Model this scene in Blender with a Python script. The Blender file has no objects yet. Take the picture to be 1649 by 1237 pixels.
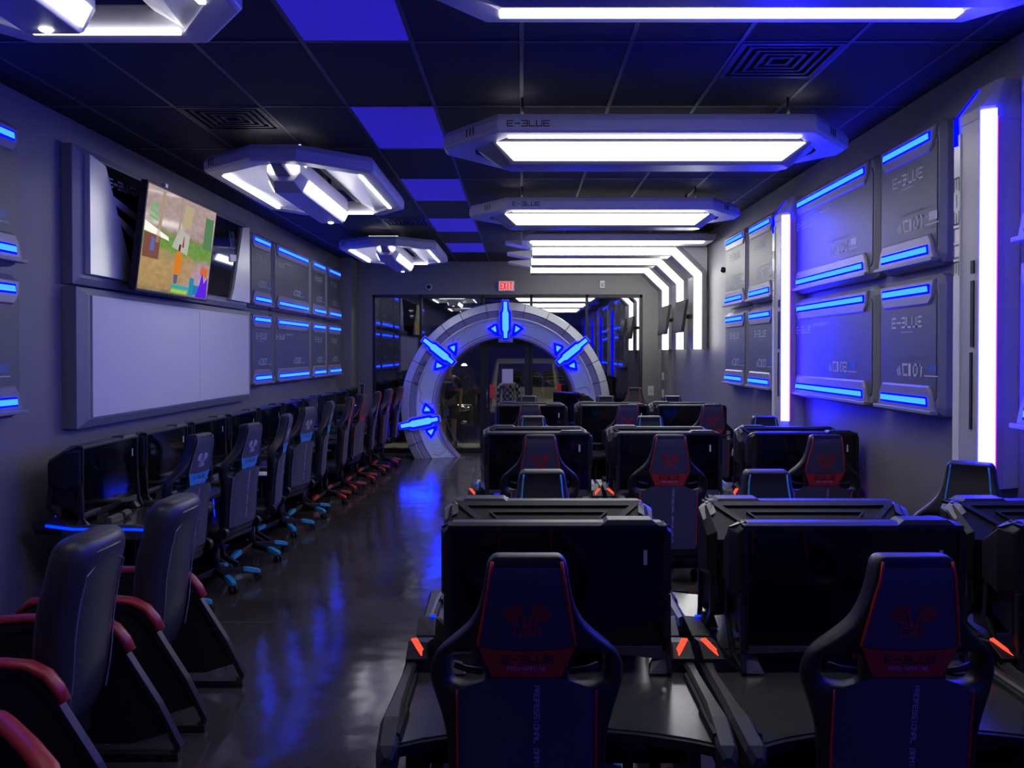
import bpy, bmesh, math, random
from math import sin, cos, pi, radians, tan, asin, sqrt
from mathutils import Vector, Matrix

random.seed(7)
S = bpy.context.scene
COL = S.collection

# ------------------------------------------------------------------ camera, world, exposure
F = 1345.0 / 1649.0
CAMZ = 1.92
PITCH = radians(0.7)
cd = bpy.data.cameras.new('camera')
cd.sensor_width = 36.0
cd.lens = 36.0 * F
cd.clip_start = 0.05
cd.clip_end = 200
cd.shift_x = -15.5 / 1649
cd.shift_y = -(51.0 - 1345 * tan(PITCH)) / 1649
cam = bpy.data.objects.new('camera', cd)
cam.location = (0, 0, CAMZ)
cam.rotation_euler = (pi / 2 - PITCH, 0, 0)
COL.objects.link(cam)
S.camera = cam

w = bpy.data.worlds.new('night')
S.world = w
w.use_nodes = True
w.node_tree.nodes['Background'].inputs[0].default_value = (0.03, 0.028, 0.05, 1)
w.node_tree.nodes['Background'].inputs[1].default_value = 0.12
S.view_settings.view_transform = 'Standard'
S.view_settings.look = 'None'
S.view_settings.gamma = 1.0
S.view_settings.use_curve_mapping = False
S.view_settings.exposure = 1.1
try:
    S.cycles.max_bounces = 8
    S.cycles.diffuse_bounces = 4
    S.cycles.glossy_bounces = 4
    S.cycles.sample_clamp_indirect = 4.0
    S.cycles.blur_glossy = 0.5
    S.cycles.use_light_tree = True
except Exception:
    pass

WHITE_E = 3.9      # white tubes
ARC_E = 7.0
BLUE_COL = (0.62, 0.55, 62.0)
BAR_CORE = (0.035, 0.25, 7.0)
BAR_RIM = (0.0, 0.002, 4.0)

# ------------------------------------------------------------------ materials
MATS = {}


def mat(name, col, rough=0.5, metal=0.0, noise=0.0, nscale=40.0, bump=0.0, spec=0.5, coat=0.0, emit=None, estr=1.0, weave=False):
    if name in MATS:
        return MATS[name]
    m = bpy.data.materials.new(name)
    m.use_nodes = True
    nt = m.node_tree
    b = nt.nodes['Principled BSDF']
    b.inputs['Base Color'].default_value = (*col, 1)
    b.inputs['Roughness'].default_value = rough
    b.inputs['Metallic'].default_value = metal
    b.inputs['Specular IOR Level'].default_value = spec
    b.inputs['Coat Weight'].default_value = coat
    if emit:
        b.inputs['Emission Color'].default_value = (*emit, 1)
        b.inputs['Emission Strength'].default_value = estr
    if noise or bump:
        tc = nt.nodes.new('ShaderNodeTexCoord')
        if weave:
            nz = nt.nodes.new('ShaderNodeTexWave')
            nz.inputs['Scale'].default_value = nscale
            nz.inputs['Distortion'].default_value = 4.0
            nz.inputs['Detail'].default_value = 2.0
            out = nz.outputs['Fac']
        else:
            nz = nt.nodes.new('ShaderNodeTexNoise')
            nz.inputs['Scale'].default_value = nscale
            nz.inputs['Detail'].default_value = 4.0
            out = nz.outputs['Fac']
        nt.links.new(tc.outputs['Object'], nz.inputs['Vector'])
        if noise:
            r = nt.nodes.new('ShaderNodeMapRange')
            r.inputs['To Min'].default_value = 1 - noise
            r.inputs['To Max'].default_value = 1 + noise
            nt.links.new(out, r.inputs['Value'])
            mx = nt.nodes.new('ShaderNodeVectorMath')
            mx.operation = 'SCALE'
            mx.inputs[0].default_value = col
            nt.links.new(r.outputs['Result'], mx.inputs['Scale'])
            nt.links.new(mx.outputs['Vector'], b.inputs['Base Color'])
        if bump:
            bp = nt.nodes.new('ShaderNodeBump')
            bp.inputs['Strength'].default_value = bump
            bp.inputs['Distance'].default_value = 0.005
            nt.links.new(out, bp.inputs['Height'])
            nt.links.new(bp.outputs['Normal'], b.inputs['Normal'])
    MATS[name] = m
    return m


def emat(name, col, strength=1.0):
    if name in MATS:
        return MATS[name]
    m = bpy.data.materials.new(name)
    m.use_nodes = True
    nt = m.node_tree
    nt.nodes.clear()
    e = nt.nodes.new('ShaderNodeEmission')
    o = nt.nodes.new('ShaderNodeOutputMaterial')
    e.inputs[0].default_value = (*col, 1)
    e.inputs[1].default_value = strength
    nt.links.new(e.outputs[0], o.inputs[0])
    MATS[name] = m
    return m


M_WALL = mat('wall_paint', (0.172, 0.16, 0.182), 0.55, noise=0.08, nscale=3, bump=0.05)
M_BACKWALL = mat('back_wall_paint', (0.2, 0.193, 0.2), 0.6, noise=0.06, nscale=3)
M_PANELF = mat('panel_frame', (0.2, 0.195, 0.23), 0.45, noise=0.05, nscale=60)
M_PANEL = mat('panel_face', (0.085, 0.088, 0.1), 0.5, noise=0.12, nscale=120)
M_PANELP = mat('panel_plate', (0.22, 0.215, 0.245), 0.4)
M_GROOVE = mat('dark_groove', (0.01, 0.01, 0.012), 0.6)
M_SHELL = mat('lamp_shell', (0.42, 0.41, 0.47), 0.4, noise=0.03, nscale=30)
M_SHELLD = mat('lamp_shell_grey', (0.25, 0.245, 0.27), 0.35)
M_REFLW = mat('lamp_reflector', (0.75, 0.75, 0.78), 0.35)
M_WHITE = emat('white_tube', (1.0, 0.98, 1.0), WHITE_E)
M_ARC = emat('arc_tube', (1.0, 1.0, 0.94), ARC_E)
M_ARCR = emat('arc_rear_tube', (1.0, 1.0, 0.92), 3.2)
M_BLUECOL = emat('blue_column_light', BLUE_COL, 1.0)
M_PINK = emat('pink_edge_light', (0.5, 0.03, 0.8), 1.0)
M_BAR = emat('blue_bar_core', BAR_CORE, 1.0)
M_RIM = emat('blue_bar_rim', BAR_RIM, 1.0)
M_EMBLEM = emat('emblem_core', (0.05, 0.27, 8.0), 1.0)
M_RED_E = emat('red_led', (0.7, 0.05, 0.025), 1.0)
M_BLUE_E = emat('blue_led', (0.0, 0.03, 3.0), 1.0)
M_PRINT = mat('print_grey', (0.5, 0.5, 0.58), 0.6)
M_PRINTD = mat('print_dim', (0.17, 0.17, 0.2), 0.6)
M_PRINTB = mat('print_blue', (0.03, 0.12, 0.32), 0.5)
M_PRINTK = mat('print_black', (0.02, 0.02, 0.025), 0.6)
M_BLK = mat('black_plastic', (0.009, 0.009, 0.011), 0.5, noise=0.1, nscale=80, spec=0.35)
M_BLKM = mat('black_matte', (0.01, 0.01, 0.012), 0.7)
M_GUN = mat('gunmetal', (0.016, 0.016, 0.019), 0.45, spec=0.4)
M_GUNL = mat('light_gunmetal', (0.13, 0.13, 0.13), 0.35, metal=0.4)
M_SCREEN = mat('screen_glass', (0.003, 0.003, 0.005), 0.06, spec=0.6)
M_MAT = mat('desk_mat', (0.045, 0.046, 0.044), 0.21, noise=0.05, nscale=200, spec=1.0)
M_RAIL = mat('desk_rail', (0.04, 0.04, 0.042), 0.42, noise=0.06, nscale=90)
M_FAB = mat('chair_mesh_fabric', (0.055, 0.052, 0.08), 0.8, noise=0.2, nscale=400, bump=0.2)
M_FABD = mat('chair_black_leather', (0.011, 0.011, 0.013), 0.45, noise=0.1, nscale=90, bump=0.1)
M_REDL = mat('red_leather', (0.42, 0.022, 0.018), 0.5, noise=0.1, nscale=100)
M_REDP = mat('red_piping', (0.55, 0.035, 0.022), 0.5)
M_REDD = mat('dark_red_print', (0.42, 0.02, 0.02), 0.6)
M_BLUL = mat('blue_leather', (0.03, 0.3, 0.6), 0.5, noise=0.1, nscale=100)
M_BLUP = mat('blue_piping', (0.06, 0.32, 0.62), 0.5)
M_GREYP = mat('grey_piping', (0.12, 0.12, 0.18), 0.6)
M_CAPB = mat('blue_foot_cap', (0.02, 0.3, 0.52), 0.35)
M_CAPR = mat('red_foot_cap', (0.45, 0.03, 0.02), 0.35)
M_SILV = mat('arch_silver', (0.62, 0.64, 0.66), 0.32, metal=0.3)
M_ARCHB = mat('arch_band', (0.24, 0.22, 0.40), 0.4)
M_ARCHI = mat('arch_inner', (0.50, 0.58, 0.68), 0.4, noise=0.05, nscale=8)
M_ARMRED = mat('red_arm_pad', (0.36, 0.022, 0.03), 0.4)
M_LEATH = mat('grey_black_leather', (0.028, 0.026, 0.034), 0.42, noise=0.15, nscale=60, bump=0.15)
M_STITCH = mat('grey_stitching', (0.22, 0.2, 0.26), 0.7)
M_BOARD = mat('white_board_cloth', (0.62, 0.60, 0.64), 0.5, noise=0.02, nscale=90)
M_MIRROR = mat('brushed_mirror', (0.72, 0.72, 0.71), 0.35, metal=0.4)
M_GLOSSK = mat('glossy_black', (0.006, 0.006, 0.008), 0.05, spec=0.8)
M_WPL = mat('white_plastic', (0.6, 0.6, 0.62), 0.4)
M_CHROME = mat('chrome', (0.6, 0.6, 0.62), 0.15, metal=1.0)
M_SKIN = mat('skin', (0.42, 0.25, 0.18), 0.6)


def ramp_mat_floor():
    m = bpy.data.materials.new('polished_concrete')
    m.use_nodes = True
    nt = m.node_tree
    b = nt.nodes['Principled BSDF']
    tc = nt.nodes.new('ShaderNodeTexCoord')
    n1 = nt.nodes.new('ShaderNodeTexNoise'); n1.inputs['Scale'].default_value = 1.3; n1.inputs['Detail'].default_value = 6
    n2 = nt.nodes.new('ShaderNodeTexNoise'); n2.inputs['Scale'].default_value = 2.2; n2.inputs['Detail'].default_value = 2
    nt.links.new(tc.outputs['Object'], n1.inputs['Vector'])
    nt.links.new(tc.outputs['Object'], n2.inputs['Vector'])
    cr = nt.nodes.new('ShaderNodeValToRGB')
    cr.color_ramp.elements[0].position = 0.3; cr.color_ramp.elements[0].color = (0.038, 0.033, 0.03, 1)
    cr.color_ramp.elements[1].position = 0.75; cr.color_ramp.elements[1].color = (0.075, 0.066, 0.058, 1)
    nt.links.new(n1.outputs['Fac'], cr.inputs['Fac'])
    nt.links.new(cr.outputs['Color'], b.inputs['Base Color'])
    mr = nt.nodes.new('ShaderNodeMapRange'); mr.inputs['To Min'].default_value = 0.07; mr.inputs['To Max'].default_value = 0.2
    nt.links.new(n1.outputs['Fac'], mr.inputs['Value'])
    nt.links.new(mr.outputs['Result'], b.inputs['Roughness'])
    bp = nt.nodes.new('ShaderNodeBump'); bp.inputs['Strength'].default_value = 0.35; bp.inputs['Distance'].default_value = 0.02
    nt.links.new(n2.outputs['Fac'], bp.inputs['Height'])
    nt.links.new(bp.outputs['Normal'], b.inputs['Normal'])
    b.inputs['Specular IOR Level'].default_value = 0.6
    return m


def glass_mat(name, refl=0.16, tint=(0.75, 0.78, 0.8)):
    m = bpy.data.materials.new(name)
    m.use_nodes = True
    nt = m.node_tree
    nt.nodes.clear()
    o = nt.nodes.new('ShaderNodeOutputMaterial')
    t = nt.nodes.new('ShaderNodeBsdfTransparent'); t.inputs[0].default_value = (*tint, 1)
    g = nt.nodes.new('ShaderNodeBsdfGlossy'); g.inputs['Roughness'].default_value = 0.015; g.inputs[0].default_value = (1, 1, 1, 1)
    mx = nt.nodes.new('ShaderNodeMixShader'); mx.inputs[0].default_value = refl
    nt.links.new(t.outputs[0], mx.inputs[1]); nt.links.new(g.outputs[0], mx.inputs[2]); nt.links.new(mx.outputs[0], o.inputs[0])
    return m


M_FLOOR = ramp_mat_floor()
M_GLASS = glass_mat('storefront_glass')


# ------------------------------------------------------------------ mesh helpers
class MB:
    def __init__(self):
        self.bm = bmesh.new()

    def quad(self, pts):
        vs = [self.bm.verts.new(p) for p in pts]
        return self.bm.faces.new(vs)

    def box(self, x0, y0, z0, x1, y1, z1):
        v = [self.bm.verts.new(p) for p in
             [(x0, y0, z0), (x1, y0, z0), (x1, y1, z0), (x0, y1, z0), (x0, y0, z1), (x1, y0, z1), (x1, y1, z1), (x0, y1, z1)]]
        for f in [(0, 3, 2, 1), (4, 5, 6, 7), (0, 1, 5, 4), (1, 2, 6, 5), (2, 3, 7, 6), (3, 0, 4, 7)]:
            self.bm.faces.new([v[i] for i in f])
        return self

    def loft(self, rings, cap=True, closed=True):
        R = [[self.bm.verts.new(p) for p in r] for r in rings]
        n = len(R[0])
        rng = range(n) if closed else range(n - 1)
        for a, b in zip(R[:-1], R[1:]):
            for i in rng:
                j = (i + 1) % n
                try:
                    self.bm.faces.new([a[i], a[j], b[j], b[i]])
                except ValueError:
                    pass
        if cap and closed:
            self.bm.faces.new(list(reversed(R[0])))
            self.bm.faces.new(R[-1])
        return self

    def prism(self, pts, axis, a, b, sa=1.0, sb=1.0, off=(0, 0)):
        """pts 2D polygon; axis 'x','y','z' extruded from a to b (scaled by sa / sb about centroid)"""
        cx = sum(p[0] for p in pts) / len(pts); cy = sum(p[1] for p in pts) / len(pts)

        def mk(p, t, s):
            u = cx + (p[0] - cx) * s; v = cy + (p[1] - cy) * s
            return {'x': (t, u, v), 'y': (u, t, v), 'z': (u, v, t)}[axis]
        return self.loft([[mk(p, a, sa) for p in pts], [mk(p, b, sb) for p in pts]])

    def plate(self, pts, y0, y1, bev=0.01):
        """polygon in x,z; back at y0 front at y1 with a chamfered front edge"""
        cx = sum(p[0] for p in pts) / len(pts); cz = sum(p[1] for p in pts) / len(pts)
        n = len(pts)
        ins = []
        for i in range(n):
            p = Vector(pts[i]); a = (Vector(pts[i - 1]) - p).normalized(); b = (Vector(pts[(i + 1) % n]) - p).normalized()
            d = a + b
            if d.length < 1e-4:
                d = Vector((-a.y, a.x))
                if d.dot(Vector((cx, cz)) - p) < 0: d = -d
                ins.append(p + d.normalized() * bev); continue
            s = abs(a.x * b.y - a.y * b.x) / d.length
            if d.dot(Vector((cx, cz)) - p) < 0: d = -d
            ins.append(p + d.normalized() * bev / max(s, 0.35))
        d = 1 if y1 > y0 else -1
        mid = y1 - d * min(bev, abs(y1 - y0) * 0.9)
        return self.loft([[(p[0], y0, p[1]) for p in pts], [(p[0], mid, p[1]) for p in pts], [(p.x, y1, p.y) for p in ins]])

    def ring(self, outer, inner, z0, z1, bev=0.0):
        n = len(outer)
        def P(a, z): return [(p[0], p[1], z) for p in a]
        rows = [P(inner, z1), P(outer, z1), P(outer, z0), P(inner, z0)]
        if bev:
            sc = [(o[0] + (i[0] - o[0]) * bev, o[1] + (i[1] - o[1]) * bev) for o, i in zip(outer, inner)]
            rows = [P(inner, z1), P(sc, z1), P(outer, z1 - (z1 - z0) * .35), P(outer, z0 + (z1 - z0) * .15), P(sc, z0), P(inner, z0)]
        R = [[self.bm.verts.new(p) for p in r] for r in rows]
        m = len(R)
        for k in range(m):
            a = R[k]; b = R[(k + 1) % m]
            for i in range(n):
                j = (i + 1) % n
                self.bm.faces.new([a[i], a[j], b[j], b[i]])
        return self

    def tube(self, path, r, n=8, r2=None):
        path = [Vector(p) for p in path]
        rings = []
        up = Vector((0, 0, 1))
        m = len(path)
        for i, p in enumerate(path):
            if i == 0: d = path[1] - p
            elif i == m - 1: d = p - path[i - 1]
            else: d = (path[i + 1] - p).normalized() + (p - path[i - 1]).normalized()
            d.normalize()
            a = d.cross(up)
            if a.length < 0.05: a = d.cross(Vector((0, 1, 0)))
            a.normalize(); b = a.cross(d)
            rr = r if r2 is None else r + (r2 - r) * i / (m - 1)
            rings.append([p + a * cos(2 * pi * k / n) * rr + b * sin(2 * pi * k / n) * rr for k in range(n)])
        return self.loft(rings)

    def bar(self, path, w, h, side):
        """rectangular bar along path; side = width direction vector"""
        path = [Vector(p) for p in path]; side = Vector(side).normalized()
        rings = []
        m = len(path)
        for i, p in enumerate(path):
            if i == 0: d = path[1] - p
            elif i == m - 1: d = p - path[i - 1]
            else: d = (path[i + 1] - p).normalized() + (p - path[i - 1]).normalized()
            d.normalize()
            nn = side.cross(d).normalized()
            rings.append([p - side * w / 2 - nn * h / 2, p + side * w / 2 - nn * h / 2, p + side * w / 2 + nn * h / 2, p - side * w / 2 + nn * h / 2])
        return self.loft(rings)

    def lathe(self, prof, n=20, center=(0, 0)):
        rings = [[(center[0] + r * cos(2 * pi * k / n), center[1] + r * sin(2 * pi * k / n), z) for k in range(n)] for r, z in prof]
        return self.loft(rings)

    def sphere(self, c, r, n=10, sc=(1, 1, 1)):
        mt = Matrix.Translation(c) @ Matrix.Diagonal((*sc, 1))
        bmesh.ops.create_uvsphere(self.bm, u_segments=n, v_segments=max(4, n // 2 + 1), radius=r, matrix=mt)
        return self

    def xf(self, M):
        bmesh.ops.transform(self.bm, matrix=M, verts=self.bm.verts)
        return self

    def build(self, name, m, parent=None, smooth=False, bevel=0.0, sub=0, solid=0.0, seg=2, off=-1):
        me = bpy.data.meshes.new(name)
        bmesh.ops.recalc_face_normals(self.bm, faces=self.bm.faces)
        self.bm.to_mesh(me); self.bm.free()
        me.materials.append(m)
        if smooth:
            for p in me.polygons: p.use_smooth = True
        o = bpy.data.objects.new(name, me)
        COL.objects.link(o)
        if parent is not None: o.parent = parent
        if solid:
            md = o.modifiers.new('solid', 'SOLIDIFY'); md.thickness = solid; md.offset = off
        if bevel:
            md = o.modifiers.new('bevel', 'BEVEL'); md.width = bevel; md.segments = seg; md.limit_method = 'ANGLE'
        if sub:
            md = o.modifiers.new('sub', 'SUBSURF'); md.levels = sub; md.render_levels = sub
        return o


def empty(name, loc=(0, 0, 0), rz=0.0):
    o = bpy.data.objects.new(name, None)
    o.empty_display_size = 0.2
    COL.objects.link(o)
    o.location = loc; o.rotation_euler = (0, 0, rz)
    return o


def tag(o, label, cat, group=None):
    o['label'] = label; o['category'] = cat
    if group: o['group'] = group
    elif 'group' in o.keys(): del o['group']
    return o


def struct(o):
    o['kind'] = 'structure'
    return o


def copy_tree(o, parent=None):
    c = o.copy(); COL.objects.link(c)
    if parent is not None: c.parent = parent
    for ch in list(o.children):
        copy_tree(ch, c)
    return c


def part_label(o, t):
    o['label'] = t
    return o


# stroke font: polylines on a 0..1 x 0..1 cell
GL = {
    'E': [[(1, 1), (0, 1), (0, 0), (1, 0)], [(0, .5), (.85, .5)]],
    'B': [[(0, 1), (1, 1), (1, 0), (0, 0)], [(.2, .5), (1, .5)]],
    '-': [[(.05, .5), (.95, .5)]],
    'L': [[(0, 1), (0, 0), (1, 0)]],
    'U': [[(0, 1), (0, 0), (1, 0), (1, 1)]],
    'C': [[(1, 1), (0, 1), (0, 0), (1, 0)]],
    'O': [[(0, 0), (0, 1), (1, 1), (1, 0), (0, 0)]],
    'R': [[(0, 0), (0, 1), (1, 1), (1, .5), (0, .5)], [(.45, .5), (1, 0)]],
    'A': [[(0, 0), (0, 1), (1, 1), (1, 0)], [(0, .45), (1, .45)]],
    'P': [[(0, 0), (0, 1), (1, 1), (1, .45), (0, .45)]],
    'G': [[(1, 1), (0, 1), (0, 0), (1, 0), (1, .5), (.5, .5)]],
    'M': [[(0, 0), (0, 1), (.5, .55), (1, 1), (1, 0)]],
    'I': [[(.5, 0), (.5, 1)]],
    'N': [[(0, 0), (0, 1), (1, 0), (1, 1)]],
    'F': [[(1, 1), (0, 1), (0, 0)], [(0, .5), (.8, .5)]],
    'S': [[(1, 1), (0, 1), (0, .5), (1, .5), (1, 0), (0, 0)]],
    'X': [[(0, 0), (1, 1)], [(0, 1), (1, 0)]],
    'T': [[(0, 1), (1, 1)], [(.5, 1), (.5, 0)]],
    'D': [[(0, 0), (0, 1), (.8, 1), (1, .8), (1, .2), (.8, 0), (0, 0)]],
    'W': [[(0, 1), (.2, 0), (.5, .5), (.8, 0), (1, 1)]],
    'K': [[(0, 0), (0, 1)], [(1, 1), (.1, .5), (1, 0)]],
    '0': [[(0, 0), (0, 1), (1, 1), (1, 0), (0, 0)]],
    '1': [[(.3, 1), (.7, 1), (.7, 0)]],
    '2': [[(0, 1), (1, 1), (1, .5), (0, .5), (0, 0), (1, 0)]],
}


def text(mb, s, x, z, h, fn, w=None, gap=0.35, t=0.17, slant=0.0):
    """strokes; fn(u,v)->3D point. returns end x"""
    w = w or h * 0.8
    tt = h * t
    for chh in s:
        if chh != ' ':
            for pl in GL.get(chh, []):
                for (a, b) in zip(pl[:-1], pl[1:]):
                    ax, az = x + a[0] * w + slant * a[1] * h, z + a[1] * h
                    bx, bz = x + b[0] * w + slant * b[1] * h, z + b[1] * h
                    dx, dz = bx - ax, bz - az
                    L = sqrt(dx * dx + dz * dz) or 1e-6
                    dx /= L; dz /= L
                    nx, nz = -dz * tt / 2, dx * tt / 2
                    ex, ez = dx * tt / 2, dz * tt / 2
                    mb.quad([fn(ax - ex + nx, az - ez + nz), fn(bx + ex + nx, bz + ez + nz), fn(bx + ex - nx, bz + ez - nz), fn(ax - ex - nx, az - ez - nz)])
        x += w * (1 + gap)
    return x


def flat(y):
    return lambda u, v: (u, y, v)


def rect(mb, x0, z0, x1, z1, fn, slant=0.0):
    mb.quad([fn(x0, z0), fn(x1, z0), fn(x1 + slant * (z1 - z0), z1), fn(x0 + slant * (z1 - z0), z1)])


# ================================================================== SETTING
XL, XR, YB, ZC = -3.34, 2.70, 15.9, 3.648
YN = -6.0
o = MB().box(XL - .2, YN, -0.1, XR + .2, YB + .15, 0.0).build('floor', M_FLOOR); struct(o)
# saw cuts in the slab
g = MB()
for yy in (1.2, 5.92, 10.6):
    g.box(XL, yy, 0.0, XR, yy + 0.006, 0.0012)
struct(g.build('trim_1', mat('sawcut', (0.09, 0.085, 0.08), 0.6)))
struct(MB().box(XL - .2, YN, 0, XL, YB + .2, ZC).build('wall_left', M_WALL))
struct(MB().box(XR, YN, 0, XR + .2, YB + .2, ZC).build('wall_right', M_WALL))
struct(MB().box(XL, YN - .2, 0, XR, YN, ZC).build('wall_near', M_WALL))
GX0, GX1, GZ = -2.84, 2.30, 3.02
b = MB()
b.box(XL, YB, 0, GX0, YB + .15, ZC); b.box(GX1, YB, 0, XR, YB + .15, ZC); b.box(GX0, YB, GZ, GX1, YB + .15, ZC)
struct(b.build('wall_back', M_BACKWALL))
# corner pilaster on the left and downpipe strip on the right
struct(MB().box(-3.34, 15.3, 0, -3.12, 15.9, ZC).build('trim_2', M_BACKWALL))
struct(MB().box(2.66, 14.8, 0, 2.70, 15.9, ZC).build('trim_3', M_BACKWALL))

# ceiling: slab plus tiles and grid
struct(MB().box(XL - .2, YN, ZC + .02, XR + .2, YB + .2, ZC + .15).build('ceiling', mat('ceiling_black', (0.012, 0.012, 0.012), 0.9)))
M_TILE = mat('ceiling_tile', (0.022, 0.021, 0.022), 0.85, noise=0.3, nscale=120, bump=0.3)
M_TILEB = mat('blue_ceiling_tile', (0.04, 0.03, 0.42), 0.7, noise=0.08, nscale=60, emit=(0.007, 0.004, 0.13), estr=1.0)  # slight glow added so the blue tiles do not render too dark
M_GRID = mat('ceiling_grid', (0.065, 0.062, 0.064), 0.5)
til = MB()
xs = [XL] + [0.61 * k for k in range(-5, 5)] + [XR]
ys = [YN] + [3.44 - 1.22 * k for k in range(6, 0, -1) if 3.44 - 1.22 * k > YN] + [3.44 + 1.22 * k for k in range(0, 11)]
ys = [y for y in ys if y < YB] + [YB]
blue = [(3.44, 4.66), (5.88, 7.10), (8.32, 9.54), (10.76, 11.98), (13.20, 14.42), (1.0, 2.22)]
vents = {(1.22, 4.66): 1, (-2.44, 5.88): 1, (-1.83, 10.76): 1}
for i in range(len(xs) - 1):
    for j in range(len(ys) - 1):
        x0, x1, y0, y1 = xs[i], xs[i + 1], ys[j], ys[j + 1]
        if abs(x0 + 1.22) < .01 and any(abs(y0 - bb[0]) < .02 for bb in blue):
            continue
        if any(abs(x0 - v[0]) < .01 and abs(y0 - v[1]) < .02 for v in vents):
            y0 = y0 + 0.61
        til.box(x0 + .01, y0 + .01, ZC, x1 - .01, y1 - .01, ZC + .012)
struct(til.build('ceiling_tiles', M_TILE))
gr = MB()
for x in xs[1:-1]: gr.box(x - .012, YN, ZC - .004, x + .012, YB, ZC + .006)
for y in ys[1:-1]: gr.box(XL, y - .012, ZC - .0045, XR, y + .012, ZC + .0055)
struct(gr.build('ceiling_grid', M_GRID))
ordn = ['first', 'second', 'third', 'fourth', 'fifth', 'sixth', 'seventh', 'eighth', 'ninth', 'tenth']
for k, (y0, y1) in enumerate(blue):
    if y0 < 3: lab = 'blue ceiling panel overhead of the camera, nearest of the blue row'
    else: lab = 'blue rectangular ceiling panel, %s from the camera of the visible blue row' % ordn[k]
    o = MB().box(-1.205, y0 + .015, ZC - .002, -.625, y1 - .015, ZC + .01).build('blue_ceiling_panel', M_TILEB)
    tag(o, lab, 'ceiling panel', 'blue ceiling panels')


def vent(x, y, lab):
    t = empty('ceiling_vent', (x + .305, y + .305, ZC - .001)); tag(t, lab, 'vent', 'black ceiling vents')
    MB().ring([(-.295, -.295), (.295, -.295), (.295, .295), (-.295, .295)], [(-.26, -.26), (.26, -.26), (.26, .26), (-.26, .26)], -.008, .006).build('frame', M_BLK, t)
    for k in range(4):
        a = .235 - k * .055; c = a - .022
        MB().ring([(-a, -a), (a, -a), (a, a), (-a, a)], [(-c, -c), (c, -c), (c, c), (-c, c)], -.006, .01).build('louvre', mat('vent_metal', (.018, .018, .02), .6), t)
    MB().box(-.27, -.27, .012, .27, .27, .018).build('backing', M_GROOVE, t)


vent(1.22, 4.66, 'square black ceiling vent between the two nearest right ceiling lights')
vent(-2.44, 5.88, 'square black ceiling vent in front of the middle left ceiling light')
vent(-1.83, 10.76, 'square black ceiling vent beside the far left ceiling light')

# baseboards
struct(MB().box(XL, YN, 0, XL + .012, 15.3, .1).build('baseboard_left', M_BLKM))
struct(MB().box(XR - .012, YN, 0, XR, 14.8, .1).build('baseboard_right', M_BLKM))

# ------------------------------------------------------------------ storefront
M_FRAME = mat('storefront_frame', (0.03, 0.03, 0.035), 0.4, metal=0.5)
fr = MB()
fw = .05
for x in (GX0, -1.95, .16, 1.22, GX1 - fw): fr.box(x, YB + .03, 0, x + fw, YB + .12, GZ)
fr.box(-.79, YB + .02, 0, -.69, YB + .13, 2.3)
fr.box(GX0, YB + .03, GZ - .06, GX1, YB + .12, GZ); fr.box(GX0, YB + .03, 0, GX1, YB + .12, .09)
fr.box(-.72, YB + .03, 2.12, .16, YB + .12, 2.22)
fr.box(-.75, YB + .03, 2.2, -.71, YB + .12, GZ)
fobj = struct(fr.build('window_1', M_FRAME, bevel=.004))
MB().box(GX0 + .04, YB + .07, .08, -.78, YB + .08, GZ - .05).build('pane', M_GLASS, fobj)
MB().box(.2, YB + .07, .08, GX1 - .04, YB + .08, GZ - .05).build('pane', M_GLASS, fobj)
MB().box(-.70, YB + .07, 2.2, .17, YB + .08, GZ - .05).build('pane', M_GLASS, fobj)
dr = MB()
dr.box(-.69, YB + .04, .02, -.65, YB + .11, 2.12); dr.box(.06, YB + .04, .02, .16, YB + .11, 2.12)
dr.box(-.65, YB + .04, .02, .06, YB + .11, .2); dr.box(-.65, YB + .04, 2.02, .06, YB + .11, 2.12)
dobj = struct(dr.build('door_1', M_FRAME, bevel=.004))
MB().box(-.66, YB + .07, .18, .08, YB + .08, 2.04).build('pane', M_GLASS, dobj)
MB().tube([(-.66, YB + .05, .85), (-.66, YB - .02, .9), (-.66, YB - .02, 1.15), (-.66, YB + .05, 1.2)], .014).build('handle', M_CHROME, dobj, smooth=True)
o = MB().box(-.375, YB + .062, 1.33, -.165, YB + .066, 1.6).build('paper_notice', mat('paper', (.75, .73, .85), .7))
tag(o, 'blank white paper sheet stuck on the glass door', 'paper')

# outside
struct(MB().box(-14, YB + .15, -.12, 14, 60, -.02).build('ground', mat('asphalt', (.05, .048, .045), .8, noise=.3, nscale=40)))
struct(MB().box(-14, YB + .15, -.02, 14, 17.6, .0).build('ground_pavement', mat('pavement', (.32, .31, .26), .8, noise=.1, nscale=15)))
o = MB().box(-14, 40, 0, 14, 41, 3.2).build('far_building', mat('far_building_wall', (.05, .045, .05), .9)); struct(o)

# ================================================================== WALL PANELS


def rounded(x0, z0, x1, z1, c):
    return [(x0 + c, z0), (x1 - c, z0), (x1 - c * .3, z0 + c * .25), (x1, z0 + c), (x1, z1 - c), (x1 - c * .3, z1 - c * .25), (x1 - c, z1),
            (x0 + c, z1), (x0 + c * .3, z1 - c * .25), (x0, z1 - c), (x0, z0 + c), (x0 + c * .3, z0 + c * .25)]


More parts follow.
